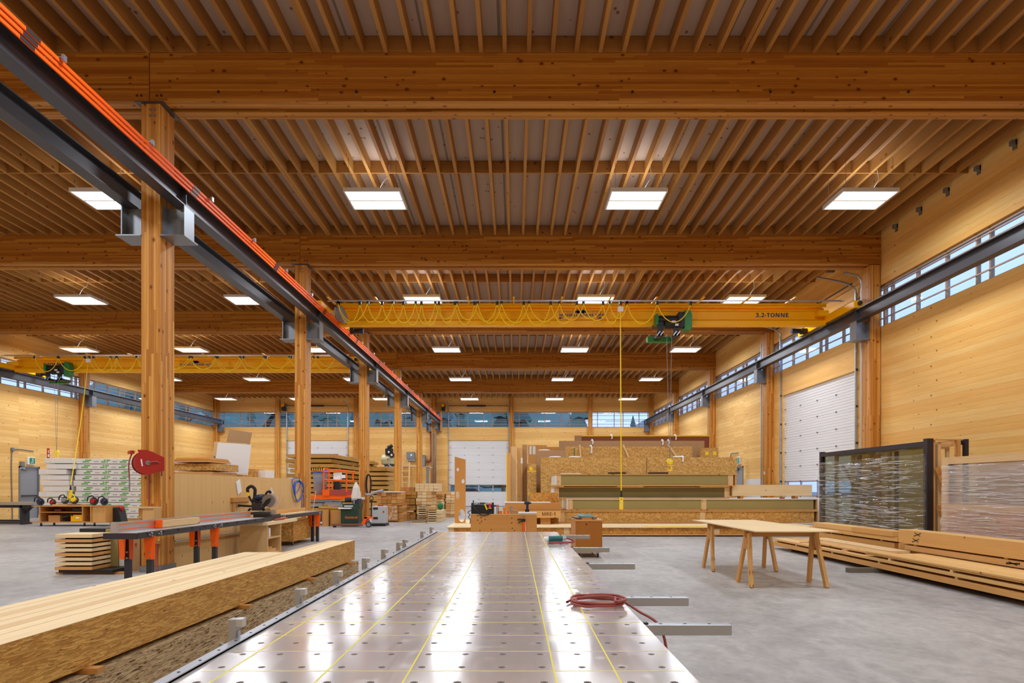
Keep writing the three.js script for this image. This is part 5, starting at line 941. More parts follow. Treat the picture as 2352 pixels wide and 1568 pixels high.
// ---------------------------------------------------------------- plywood crate bench behind the steel table, with tools
{
  const d = 14, xa = XD(1081, d), xb = XD(1233, d), top = YD(1180, d), t = thing('crate_bench', 'plain plywood crate used as a bench behind the steel table', 'bench', [(xa + xb) / 2, 0, -d - 0.3]);
  part('front_panel', be(xa, xb, 0.0, top - 0.018, d, d + 0.02, { g: 0 }), M.plyFir, t);
  part('side_panel', be(xa, xa + 0.02, 0, top - 0.018, d + 0.02, d + 0.6, { g: 2 }), M.plyFir, t); part('side_panel', be(xb - 0.02, xb, 0, top - 0.018, d + 0.02, d + 0.6, { g: 2 }), M.plyFir, t);
  part('back_panel', be(xa + 0.02, xb - 0.02, 0, top - 0.018, d + 0.58, d + 0.6, { g: 0 }), M.plyFir, t);
  part('top_panel', be(xa - 0.01, xb + 0.01, top - 0.018, top, d - 0.005, d + 0.61), M.ply, t);
  const Q = (cx, cy, dd = d) => P(1060 + cx / 12.38, 1130 + cy / 12.38, dd);
  const kn = []; for (const [x, y] of [[460, 660], [553, 725], [465, 797], [575, 828], [523, 883], [525, 1085], [845, 1065], [1430, 740], [1428, 870], [1445, 1025], [1510, 1092], [675, 772]]) { const p = Q(x, y); kn.push(rod([p[0], p[1], -d + 0.001], [p[0], p[1], -d - 0.002], 0.012, 8)); }
  part('knots', kn, paint(0x3c2312, 0.8), t);
  const z = -d - 0.2, bag = thing('tool_bag', 'open black tool bag with carrying bar and shoulder strap on the crate bench', 'tool bag', [XD(1107, d), top, z]), b0 = XD(1081.5, d), b1 = XD(1133, d);
  part('body', [be(b0, b1, top, top + 0.27 * 0.72, d + 0.05, d + 0.32, { r: 0.02, s: 2 })], M.black, bag);
  part('end_post', [be(b0, b0 + 0.045, top, YD(1155, d), d + 0.1, d + 0.3, { r: 0.01 }), be(b1 - 0.035, b1 + 0.005, top, YD(1154, d), d + 0.1, d + 0.3, { r: 0.01 }), be(b0 + 0.03, b0 + 0.05, YD(1155, d), YD(1149, d), d + 0.15, d + 0.18)], M.black, bag);
  part('carry_bar', [rod([b0, YD(1155.7, d), z], [b1, YD(1155.7, d), z], 0.008, 8)], M.zinc, bag); part('grip', rod([XD(1101, d), YD(1155.7, d), z], [XD(1113, d), YD(1155.7, d), z], 0.014, 10), M.black, bag);
  part('strap', [tube([Q(340, 400, d - 0.0), Q(420, 500, d - 0.06), Q(520, 630, d - 0.04), Q(620, 648, d - 0.03), Q(780, 620, d - 0.02), Q(890, 560, d + 0.03)], 0.012, 30, 6)], M.rubber, bag);
  part('hanging_cord', [tube([Q(270, 520), Q(180, 570, d - 0.03), Q(230, 640, d - 0.03), Q(200, 720, d - 0.03), Q(245, 760), Q(245, 900)], 0.008, 30, 5)], M.black, bag);
  const T2 = (n, g, m, l, c) => one(n, g, m, l, c);
  const py = top + 0.19;
  T2('utility_knife', bx(0.03, 0.12, 0.02, XD(1116, d), YD(1164, d), -d - 0.03, { rz: 0.4 }), M.cable, 'yellow utility knife in the tool bag pocket', 'knife');
  { const k = thing('string_reel', 'pink string on a yellow reel in the tool bag pocket', 'reel', [XD(1125, d), py - 0.05, -d - 0.04]); part('string', rod([XD(1125, d), YD(1166, d), -d - 0.04], [XD(1125, d), YD(1156, d), -d - 0.04], 0.024, 12), paint(0xe8305c, 0.7), k); part('reel_flange', [rod([XD(1125, d), YD(1167.5, d), -d - 0.04], [XD(1125, d), YD(1166, d), -d - 0.04], 0.035, 12), rod([XD(1125, d), YD(1156, d), -d - 0.04], [XD(1125, d), YD(1154.4, d), -d - 0.04], 0.035, 12)], M.cable, k); }
  T2('pliers', [rod([XD(1104, d), py - 0.02, z], [XD(1103.5, d), py + 0.03, z], 0.008, 7), rod([XD(1107, d), py - 0.02, z], [XD(1107, d), py + 0.03, z], 0.008, 7)], M.red, 'red-handled pliers in the tool bag', 'pliers');
  T2('screwdriver', [rod([XD(1098, d), py - 0.02, z], [XD(1098, d), py + 0.035, z], 0.011, 8)], M.teal, 'teal screwdriver handle in the tool bag', 'screwdriver');
  for (const [px, cap, body, l] of [[1137, M.blue, M.paper, 'white spray can with blue cap on the crate bench'], [1143, M.orange, M.alu, 'silver spray can with orange cap on the crate bench']]) { const k = thing('spray_can', l, 'spray can', [XD(px, d), top, z + 0.1]); part('can', rod([XD(px, d), top, z + 0.1], [XD(px, d), YD(1163.5, d), z + 0.1], 0.027, 14), body, k); part('cap', rod([XD(px, d), YD(1163.5, d), z + 0.1], [XD(px, d), YD(1159.5, d), z + 0.1], 0.025, 14), cap, k); }
  const ob = (a, b, y0, o, l) => T2('screw_box', bx(XD(b, d) - XD(a, d) - 0.006, YD(y0, d) - top, 0.09, XD((a + b) / 2, d), top + (YD(y0, d) - top) / 2, -d - 0.07, o), paint(0xe07a18, 0.6), l, 'box');
  ob(1145.5, 1154, 1173, {}, 'orange screw box next to the spray cans'); ob(1155, 1162.5, 1173, {}, 'orange screw box under the tilted one'); ob(1163, 1171.5, 1172.5, {}, 'orange screw box next to the cardboard block');
  T2('screw_box', bx(0.08, 0.06, 0.07, XD(1159, d), YD(1169.5, d), -d - 0.07, { rz: -0.45 }), paint(0xe88a22, 0.6), 'open orange screw box tilted on top of the others', 'box');
  T2('cardboard_block', be(XD(1172, d), XD(1190, d), top, YD(1171.5, d), d + 0.05, d + 0.25), M.cardboard, 'plain cardboard block on the crate bench', 'box');
  { const k = thing('glass_jar', 'small clear jar on the cardboard block', 'jar', [XD(1174, d), YD(1171.5, d), -d - 0.12]); part('jar', rod([XD(1174, d), YD(1171.5, d), -d - 0.12], [XD(1174, d), YD(1165, d), -d - 0.12], 0.028, 14), paint(0xd9dde0, 0.1, 0, { transmission: 0.7 }), k); part('lid', rod([XD(1174, d), YD(1165, d), -d - 0.12], [XD(1174, d), YD(1163, d), -d - 0.12], 0.026, 14), M.zinc, k); }
  T2('white_tube', rod([XD(1191, d), top + 0.02, -d + 0.0], [XD(1233, d), top + 0.02, -d + 0.0], 0.02, 12), M.white, 'white plastic tube lying along the crate bench edge', 'tube');
  { const x = XD(1211, d), y = top + 0.04, dz = -d - 0.06, k = thing('cordless_drill', 'dark blue cordless drill standing on its battery', 'drill', [x, y, dz]); part('battery', bx(0.085, 0.055, 0.07, x, y + 0.028, dz, { r: 0.01 }), M.black, k); part('grip', prism([[-0.02, 0], [0.022, 0], [0.026, 0.13], [-0.018, 0.13]], 0.035, { b: 0.004 }).translate(x, y + 0.05, dz - 0.017), M.navy, k); part('motor', [rod([x - 0.06, y + 0.185, dz], [x + 0.04, y + 0.185, dz], 0.033, 14)], M.navy, k); part('chuck', rod([x + 0.04, y + 0.185, dz], [x + 0.085, y + 0.185, dz], 0.024, 12, 0.014), M.black, k); }
  { const k = thing('caulking_gun', 'orange caulking gun hanging on the crate bench front', 'caulking gun', [XD(1204, d), 0.5, -d + 0.03]); part('barrel', rod(Q(1780, 1120, d - 0.03), Q(1775, 840, d - 0.03), 0.026, 12), M.orange, k); part('tube', rod(Q(1815, 1120, d - 0.02), Q(1810, 850, d - 0.02), 0.012, 8), M.white, k); part('trigger', [tube([Q(1780, 790, d - 0.03), Q(1680, 770, d - 0.03), Q(1590, 775, d - 0.03)], 0.012, 12, 7), tube([Q(1760, 800, d - 0.03), Q(1690, 830, d - 0.03), Q(1610, 875, d - 0.03)], 0.01, 12, 7), rod(Q(1775, 760, d - 0.05), Q(1775, 830, d - 0.05), 0.03, 10)], M.black, k); part('rod', rod(Q(1765, 650, d - 0.03), Q(1770, 760, d - 0.03), 0.005, 6), M.zinc, k); }
}
{ // wooden cabinet on casters beside the table end
  const d = 13.2, xa = XD(1322, d), xb = XD(1383.5, d), y0 = 0.115, y1 = YD(1193.5, d), D2 = d + 1.1, t = thing('rolling_cabinet', 'square wooden cabinet on casters beside the steel table', 'cabinet', [(xa + xb) / 2, 0, -(d + D2) / 2]);
  part('front_panel', be(xa, xb, y0, y1 - 0.03, d, d + 0.02, { g: 1 }), M.plyBrown, t); part('side_panel', be(xa, xa + 0.02, y0, y1 - 0.03, d + 0.02, D2, { g: 1 }), M.plyPink, t); part('side_panel', be(xb - 0.02, xb, y0, y1 - 0.03, d + 0.02, D2, { g: 1 }), M.plyFir, t);
  part('back_panel', be(xa + 0.02, xb - 0.02, y0, y1 - 0.03, D2 - 0.02, D2), M.plyFir, t); part('top', be(xa - 0.012, xb + 0.012, y1 - 0.03, y1, d - 0.012, D2 + 0.01), M.plyPink, t); part('bottom', be(xa, xb, y0 - 0.016, y0, d, D2), M.plyFir, t);
  part('finger_hole', rod([XD(1347, d), YD(1204, d), -d + 0.001], [XD(1347, d), YD(1204, d), -d - 0.004], 0.016, 12), M.black, t);
  for (const x of [xa + 0.08, xb - 0.08]) for (const q of [d + 0.08, D2 - 0.1]) caster(t, x, -q, 0.098, 0.037);
  const k = thing('sample_boards', 'teal sheets with metal clips lying on the rolling cabinet', 'sheets', [(xa + xb) / 2, y1, -d - 0.4]); part('sheet', [bx(0.3, 0.012, 0.5, XD(1350, d), y1 + 0.065, -d - 0.45, { rz: -0.05, rx: 0.06 }), bx(0.3, 0.012, 0.5, XD(1352, d), y1 + 0.045, -d - 0.42)], paint(0x2c7f80, 0.25), k); part('clip', [bx(0.1, 0.03, 0.4, XD(1328, d), y1 + 0.03, -d - 0.35, { ry: 0.2 }), bx(0.08, 0.03, 0.2, XD(1368, d), y1 + 0.03, -d - 0.2)], paint(0x6a7076, 0.4, 0.5), k); part('wood_block', bx(0.2, 0.03, 0.1, XD(1350, d), y1 + 0.018, -d - 0.2), M.fir[1], k);
}
// ---------------------------------------------------------------- plywood table on sawhorses
{
  one('plywood_sheet', be(3.17, 4.27, 0.765, 0.78, 9.0, 12.2, { g: 2 }), M.pale, 'thin plywood sheet laid across two sawhorses', 'table top');
  const mk = () => {
    const t = thing('sawhorse', 'wooden sawhorse under the half of the plywood sheet toward the steel table', 'sawhorse', [3.7, 0, -9.5]);
    part('cross_beam', bx(1.04, 0.09, 0.045, 3.7, 0.72, -9.5, { r: 0.003 }), M.fir[1], t);
    for (const x of [3.24, 4.16]) { const s = x < 3.7 ? -1 : 1; for (const q of [-1, 1]) { const l = part('leg', beam3([x + s * 0.05, 0, -9.5 + q * 0.28], [x, 0.72, -9.5 + q * 0.05], 0.04, 0.085), M.fir[q > 0 ? 2 : 0], t); } part('gusset', prism([[-0.11, 0], [0.11, 0], [0.06, 0.16], [-0.06, 0.16]], 0.014, {}).rotateY(Math.PI / 2).translate(x + s * 0.03, 0.5, -9.5), M.plyPink, t); }
    return t;
  };
  const a = mk(); copy(a, 0, 0, -1.78, 'wooden sawhorse under the half of the plywood sheet toward the panel stack');
}
// ---------------------------------------------------------------- insulated panels stacked on the floor
function sandwich(x0, x1, y0, y1, d0, d1, core, label, studs, o = {}) {
  const t = thing('insulated_panel', label, 'panel', [(x0 + x1) / 2, y0, -(d0 + d1) / 2]), s = 0.035;
  part('bottom_sheet', be(x0, x1, y0, y0 + s, d0, d1), M.fir[0], t);
  part('top_sheet', be(x0 - 0.02, x1 + 0.03, y1 - s * 0.7, y1, d0 - 0.02, d1), o.top ?? M.lumber[1], t);
  part('core', be(x0 + 0.12, x1 - 0.12, y0 + s, y1 - s * 0.7, d0 + 0.03, d1 - 0.05, { g: 0 }), core, t);
  for (const x of studs) part('end_block', be(x, x + 0.16, y0 + s, y1 - s * 0.7, d0 + 0.018, d0 + 0.12), M.lumber[0], t);
  part('end_cap', be(x0, x0 + 0.03, y0 + s, y1 - s * 0.7, d0 + 0.01, d1), M.white, t);
  part('end_cap', be(x1 - 0.03, x1, y0 + s, y1 - s * 0.7, d0 + 0.01, d1), M.lumber[1], t);
  return t;
}
{
  const d = 18.95, e = 21.0, Xe = (px) => XD(px, e);
  sandwich(XD(1027, d), XD(1890, d), 0.03, 0.265, d, d + 4.3, M.osbPale, 'lowest long panel with OSB core on the floor', [XD(1029, d), XD(1295, d), XD(1640, d)], { top: M.pale });
  sandwich(Xe(1283), Xe(1880), 0.275, 0.645, e, e + 2.3, M.osb, 'second panel from the floor with OSB core', [Xe(1285), Xe(1608)]);
  sandwich(Xe(1302), Xe(1880), 0.65, 1.015, e + 0.05, e + 2.2, M.wool, 'third panel from the floor with long green wool core', [Xe(1304), Xe(1612)], { top: M.white });
  sandwich(Xe(1272), Xe(1680), 1.02, 1.375, e + 0.2, e + 1.6, paint(0x75663a, 0.95), 'fourth panel from the floor with dark wool core', [Xe(1273), Xe(1669)]);
  sandwich(Xe(1276), Xe(1692), 1.4, 1.775, e + 0.05, e + 2.4, M.wool, 'topmost panel with green wool core and white edge', [Xe(1277), Xe(1674)]);
  for (const x of [1.6, 4.2]) one('panel_batten', be(x, x + 1.6, 1.375, 1.4, e + 0.4, e + 1.3), M.fir[1], 'batten between the two uppermost panels', 'batten', 'battens under the topmost panel');
  for (const x of [-1.6, 2, 5.5, 8]) one('panel_batten', be(x, x + 0.1, 0, 0.03, 19.0, 22.2), M.fir[1], 'thin batten on the floor under the panel stack', 'batten', 'battens under the panel stack');
  for (const x of [2.1, 5, 8]) one('panel_batten', be(x, x + 0.1, 0.265, 0.275, e + 0.1, e + 2.1), M.rubber, 'thin batten above the lowest panel', 'batten', 'battens above the lowest panel');
  one('yellow_tape', be(XD(1483, 19.1), XD(1618, 19.1), 0.266, 0.275, 19.1, 19.25), M.cable, 'yellow tape strip along the lowest panel edge', 'tape');
  one('plywood_beam', be(6.75, Xe(1868) + 0.05, 1.1, YD(1113, 21.2), 21.2, 21.5, { g: 0 }), M.pale, 'pale plywood box beam on the third panel', 'beam');
  for (const x of [7.0, 8.7]) one('panel_batten', be(x, x + 0.09, 1.016, 1.1, 21.2, 21.5), M.fir[1], 'block under the pale plywood box beam', 'block', 'blocks under the box beam');
  one('red_tool', [rod([Xe(1795), 1.036, -e - 0.15], [Xe(1806), 1.036, -e - 0.12], 0.02, 8)], M.red, 'small red hand tool lying on the third panel', 'tool');
  one('white_sheet', be(Xe(1290), Xe(1335), 1.776, 1.8, e + 0.1, e + 0.7), M.white, 'white sheet folded on the topmost panel', 'sheet');
  for (const [a, b] of [[1398, 1438], [1491, 1535]]) one('dark_block', be(XD(a, 21.3), XD(b, 21.3), 1.776, 1.84, 21.3, 21.5), paint(0x4a3420, 0.8), 'dark wood block on the topmost panel', 'block', 'dark blocks on the topmost panel');
}
{ // narrow board with cut-outs standing on the lowest panel
  const k = 21 / F, hp = [[7, 123, 3, 4], [19, 96, 3.5, 5], [6.5, 64, 4.5, 9], [16, 17, 8, 15]].map(([x, y, rx, ry]) => { const p = new THREE.Path(); p.absellipse(x * k, y * k, rx * k, ry * k, 0, Math.PI * 2, true); return p; });
  one('holed_board', prism([[0, 0], [25 * k, 0], [25 * k, 146 * k], [0, 153 * k]], 0.045, { holes: hp, cs: 12, g: 1 }).translate(XD(1044, 21), 0.266, -21.1), M.plyFir, 'tall narrow plywood board with round cut-outs standing on the lowest panel', 'board');
}
// upright sheets and panels stored behind the stack
const UP = [
  [1242, 1484, 1050, 23.2, 0.14, 'osb', 'big upright OSB panel, half toward the end door'], [1486, 1692, 1050, 23.25, 0.14, 'osb', 'big upright OSB panel, half toward the overhead door'],
  [1298, 1590, 1025, 24.6, 0.3, 'osb', 'taller OSB panel behind the big upright ones'], [1284, 1618, 1012, 25.4, 0.06, 'hb', 'tan hardboard sheet standing tallest behind the OSB'], [1232, 1300, 1034, 24.0, 0.05, 'hb', 'narrow tan hardboard sheet beside the big OSB panel'],
  [1335, 1629, 1002, 27.0, 0.2, 'rb', 'red-brown board panel with yellow top edge behind everything'], [1320, 1336, 1000, 26.9, 0.1, 'hb', 'tan sheet edge beside the red-brown panel'], [1610, 1650, 1028, 24.8, 0.3, 'osb', 'short OSB block panel with yellow squares'],
  [1211, 1232, 1064, 23.6, 0.5, 'osb', 'dark OSB panel with yellow bands'], [1200, 1211, 1021, 24.2, 0.8, 'hb', 'tall tan sheet edge between the lumber posts and OSB'], [1188, 1200, 1028, 24.0, 0.6, 'l1', 'wide timber post with white label'], [1174, 1186, 1025, 23.8, 0.5, 'l0', 'pale square timber post near the end door'], [1164.5, 1173, 1040, 23.4, 0.4, 'l2', 'slim timber post with yellow edge near the end door'],
  [1213, 1256, 1022, 26.5, 0.3, 'f0', 'wooden frame panel standing at the back'], [1256, 1300, 1026, 27.2, 0.2, 'f0', 'reddish board standing at the back'],
];
for (const [a, b, y, dn, dep, m, label] of UP) {
  const d = dn + 2.3;
  const mt = { osb: M.osb, hb: M.hardboard, rb: paint(0x8e4a30, 0.7), l0: M.lumber[0], l1: M.lumber[1], l2: M.lumber[2], f0: M.fir[0] }[m], t = thing('upright_panel', label, 'panel', [XD((a + b) / 2, d), 0, -d]);
  part('panel', be(XD(a, d), XD(b, d), 0, YD(y, d), d, d + dep, { g: m === 'osb' ? 0 : 1 }), mt, t);
  if (m === 'rb') part('yellow_edge', be(XD(a, d), XD(b, d), YD(y, d), YD(y, d) + 0.05, d - 0.02, d + dep), M.cable, t);
  if (label.includes('yellow bands')) part('yellow_band', [be(XD(a, d), XD(b, d), YD(1083, d), YD(1081, d), d - 0.006, d), be(XD(a, d), XD(b, d), YD(1134, d), YD(1132, d), d - 0.006, d), be(XD(a + 5, d), XD(a + 12, d), YD(1080, d), YD(1072, d), d - 0.006, d)], M.cable, t);
  if (label.includes('yellow squares')) part('yellow_square', [be(XD(1620, d), XD(1627, d), YD(1045, d), YD(1037, d), d - 0.006, d), be(XD(1638, d), XD(1645, d), YD(1045, d), YD(1037, d), d - 0.006, d)], M.cable, t);
  if (label.includes('yellow edge near')) part('yellow_edge', be(XD(a, d) - 0.03, XD(a, d), 0.6, YD(y, d), d, d + dep), M.cable, t);
  if (label.includes('white label')) part('white_label', be(XD(1196, d), XD(1200.5, d), YD(1064, d), YD(1051, d), d - 0.006, d), M.white, t);
  if (label.includes('frame panel')) part('white_insert', [be(XD(1216, d), XD(1221, d), YD(1043, d), YD(1024, d), d - 0.004, d), be(XD(1223.5, d), XD(1230, d), YD(1043, d), YD(1024, d), d - 0.004, d)], M.paper, t);
  if (label.startsWith('taller OSB')) { for (const [px, q] of [[1331, 0.03], [1441, 0.14], [1552, 0.22]]) part('brace', beam3([XD(px + 3, d - 0.05), YD(1050, d), -d + 0.04], [XD(px + 3, d) - q * 1.6, YD(1021, d), -d + 0.03], 0.07, 0.03), M.lumber[0], t); part('green_stripe', be(XD(1318, d), XD(1320, d), YD(1048, d), YD(1028, d), d - 0.004, d), M.green, t); }
}
{ // white straps hanging over the panels
  for (const [px, y0, y1, d, tw] of [[1358, 1025, 1041, 26.9, 0.3], [1568, 1050, 1060, 25.55, 0.14], [1405, 1000.5, 1008, 29.3, 0.2], [1552, 1000.5, 1010, 29.3, 0.2], [1522, 1012, 1022, 27.7, 0.06], [1361, 1012, 1020, 27.7, 0.06], [1536, 1012, 1020, 27.7, 0.06]]) one('lifting_strap', [tube([[XD(px - 2, d), YD(y0, d) - 0.02, -d - tw - 0.03], [XD(px - 1, d), YD(y0, d) + 0.04, -d - tw / 2], [XD(px, d), YD(y0, d), -d + 0.035], P(px + 1, (y0 + y1) / 2, d - 0.035), P(px, y1, d - 0.035)], 0.032, 24, 6)], M.paper, 'white lifting strap draped over an upright panel', 'strap', 'white lifting straps on the upright panels');
  for (const [px, y, d] of [[1275, 1049, 25.5], [1320, 1049, 25.5], [1560, 1048.5, 25.55], [1250, 1033.5, 26.3]]) one('film_scrap', [ball(0.09, XD(px, d), YD(y, d), -d - 0.06, 2.6, 0.35, 0.6)], M.paper, 'crumpled white film scrap on top of a panel', 'film', 'film scraps on the panels');
}
{ // marked timber beams lying on the lowest panel, before the upright sheets
  const d = 20.3, xa = XD(1160, d), xb = XD(1288, d);
  one('timber_beam', be(xa, xb, YD(1172, d), YD(1154.5, d), d + 0.08, d + 0.55, { g: 0 }), M.fir[1], 'brown timber beam with faint stamp on top of the marked one', 'beam');
  const t = thing('timber_beam', 'brown timber beam marked in pencil capitals', 'beam', [(xa + xb) / 2, 0.45, -d]); part('beam', be(xa + 0.1, xb, YD(1189, d), YD(1172.4, d), d, d + 0.6, { g: 0 }), M.fir[2], t); part('pencil_mark', letters('MRE-1', 0.105, XD(1244, d), YD(1184, d), -d + 0.001, { depth: 0.002 }), paint(0x7c5226, 0.9), t);
  one('film_cover', be(xa - 0.02, xb - 0.3, YD(1154.3, d), YD(1152.8, d), d + 0.08, d + 0.6), M.paper, 'white film covering the brown timber beam', 'film');
  for (const x of [xa + 0.3, xb - 0.6]) one('timber_bearer', be(x, x + 0.3, 0.266, YD(1189.1, d), d + 0.1, d + 0.5), M.fir[1], 'bearer block under the marked timber beams', 'block', 'bearers under the marked beams');
  one('osb_strip', be(XD(1218, 20.93), XD(1283, 20.93), 0.266, YD(1131, 20.93), 20.91, 20.96), M.osbPale, 'low OSB strip standing behind the marked timbers', 'panel');
}

// ---------------------------------------------------------------- lumber stacked along the overhead-door wall
{
  const X = 5.75, rows = [[0.075, 0.155, 15.3, 0], [0.188, 0.232, 15.2, 0.0], [0.262, 0.286, 11.25, 0.02], [0.287, 0.315, 11.2, 0.01]];
  rows.forEach(([a, b, far, off], i) => {
    for (let k = 0; k < (i === 3 ? 2 : 3); k++) one('long_plank', be(X + off + k * 0.28, X + off + k * 0.28 + 0.275, a, b, 5.6 + 0.2 * k, far - (k ? rr(0, 0.5) : 0), { g: 2, r: 0.004 }), i ? M.tan[(i + k) % 3] : M.fir[0], ['bottom', 'second', 'third', 'top'][i] + ' layer plank of the sawhorse-side pile, ' + ['outer edge', 'middle', 'wall side'][k], 'plank', ['bottom', 'second', 'third', 'top'][i] + ' layer of the long pile');
  });
  for (const [y, h, list] of [[0.155, 0.033, [6.7, 8.9, 10.8, 12.4, 14.0, 15]], [0.232, 0.03, [7.2, 9.0, 10.5, 12, 13.8]]]) for (const d of list) one('pile_sticker', be(X + 0.02, X + 0.8, y, y + h, d, d + 0.06), M.lumber[0], 'sticker between layers of the long pile', 'spacer', 'stickers in the long pile');
  for (const d of [6.4, 10.9, 14.4]) one('floor_bearer', be(d === 10.9 ? 5.3 : X + 0.05, X + 0.8, 0, 0.075, d - 0.05, d + 0.05), paint(0x6f6456, 0.85), 'rough bearer on the floor under the long pile', 'bearer', 'bearers under the long pile');
  one('short_plank', be(5.84, 6.2, 0.262, 0.29, 11.4, 13.6, { g: 2 }), M.lumber[1], 'short pale plank lying on the long pile', 'plank'); one('short_plank', be(6.22, 6.57, 0.262, 0.3, 11.35, 14.4, { g: 2 }), M.lumber[0], 'second pale plank farther back on the long pile', 'plank');
  // second pile behind it: bearers, thick packs, marked beams
  one('base_pack', be(6.68, 7.55, 0.0, 0.2, 6.2, 15.5, { g: 2 }), M.fir[2], 'low base pack of boards behind the long pile', 'lumber');
  one('thick_pack', be(6.68, 7.5, 0.2, 0.385, 6.4, 11.9, { g: 2, r: 0.004 }), M.tan[2], 'thick board pack carrying the marked beam', 'lumber');
  { const t = thing('marked_beam', 'thick pale beam with two black cross marks near its end', 'beam', [6.75, 0.41, -9]); part('beam', be(6.6, 6.9, 0.41, 0.64, 5.8, 11.75, { g: 2, r: 0.005 }), M.tan[0], t); const z = (y, dd) => [beam3([6.597, y - 0.03, -dd - 0.1], [6.597, y + 0.03, -dd + 0.1], 0.002, 0.012), beam3([6.597, y + 0.03, -dd - 0.08], [6.597, y - 0.02, -dd + 0.08], 0.002, 0.012)]; part('cross_mark', [...z(0.58, 11.2), ...z(0.48, 11.25)], M.black, t); }
  { const t = thing('marked_plank', 'pale plank with black scribbled mark under the thick marked beam', 'plank', [6.62, 0.25, -9]); part('plank', be(6.62, 6.67, 0.3, 0.385, 6.4, 11.6, { g: 2 }), M.lumber[1], t); part('scribble', [beam3([6.617, 0.33, -9.2], [6.617, 0.36, -8.95], 0.002, 0.014), beam3([6.617, 0.36, -9.15], [6.617, 0.33, -9.0], 0.002, 0.014), beam3([6.617, 0.345, -9.2], [6.617, 0.345, -8.95], 0.002, 0.01)], M.black, t); }
  for (const d of [7.2, 9.2, 11.3]) one('pile_sticker', be(6.64, 7.45, 0.386, 0.409, d, d + 0.07), M.lumber[0], 'sticker under the thick marked beam', 'spacer', 'stickers under the marked beam');
  const e = [[6.75, 7.5, 0.2, 0.37, 12.15, 15.3, 2], [6.72, 7.45, 0.4, 0.475, 12.0, 15.6, 0], [6.7, 7.0, 0.48, 0.575, 12.1, 13.6, 2], [6.72, 7.02, 0.48, 0.575, 13.62, 15.4, 1]];
  e.forEach(([a, b, y0, y1, d0, d1, m], i) => one('board_pack', be(a, b, y0, y1, d0, d1, { g: 2, r: 0.004 }), M.tan[m], ['thick boards at the bottom of the pile before the dark window', 'flat boards in the middle of the pile before the dark window', 'top board of that pile, toward the marked beam', 'top board of that pile, toward the panel stack'][i], 'lumber'));
  for (const d of [12.6, 14.6]) one('pile_sticker', be(6.78, 7.4, 0.371, 0.399, d, d + 0.08), M.lumber[0], 'sticker in the pile before the dark window', 'spacer', 'stickers before the dark window');
}
// ---------------------------------------------------------------- wrapped windows leaning by the wall
const film = new THREE.MeshPhysicalMaterial({ color: 0xf6f8fa, roughness: 0.17, transmission: 0.97, thickness: 0, ior: 1.5, specularIntensity: 1 });
const filmWhite = new THREE.MeshPhysicalMaterial({ color: 0xf6f1ee, roughness: 0.1, transmission: 0.66, thickness: 0, ior: 1.5 });
// cling film drawn tight: long shallow wrinkles
function stretched(L, h, k) {
  const g = new THREE.PlaneGeometry(L, h, 60, 240), p = g.attributes.position;
  for (let i = 0; i < p.count; i++) { const x = p.getX(i) + 50, y = p.getY(i) + 50; p.setZ(i, 0.03 * (vn(x * 0.9 + y * 0.25, y * 9, 4096, 4096, k) - 0.5) + 0.022 * (vn(x * 2.2 - y * 0.4, y * 26, 4096, 4096, k + 5) - 0.5) + 0.008 * (vn(x * 5, y * 70, 4096, 4096, k + 8) - 0.5)); }
  g.computeVertexNormals();
  return uvm(g, 0).rotateY(-Math.PI / 2);
}
// thin rolls of film, added so their gloss draws the bright highlight streaks
function folds(L, h, n, k) {
  const g = [];
  for (let i = 0; i < n; i++) { const w = 0.15 + 0.75 * hash(i, k, 1), z0 = (hash(i, k, 2) - 0.5) * (L - w), y = (hash(i, k, 3) - 0.5) * h, t = (hash(i, k, 4) - 0.5) * 0.12; g.push(tube([[0, y, z0 - w / 2], [-0.004, y + t * w * 0.2, z0], [0, y + t * w, z0 + w / 2]], 0.0016 + 0.004 * hash(i, k, 5), 6, 6)); }
  return mergeGeometries(g);
}
const highlightFilm = new THREE.MeshPhysicalMaterial({ color: 0xf4f6f8, roughness: 0.13, transmission: 0.4, thickness: 0, ior: 1.55 });  // pale glossy film of the rolls added for highlights
const tinted = new THREE.MeshPhysicalMaterial({ color: 0xb9c4bd, roughness: 0.03, transmission: 1, thickness: 0, ior: 1.5 });
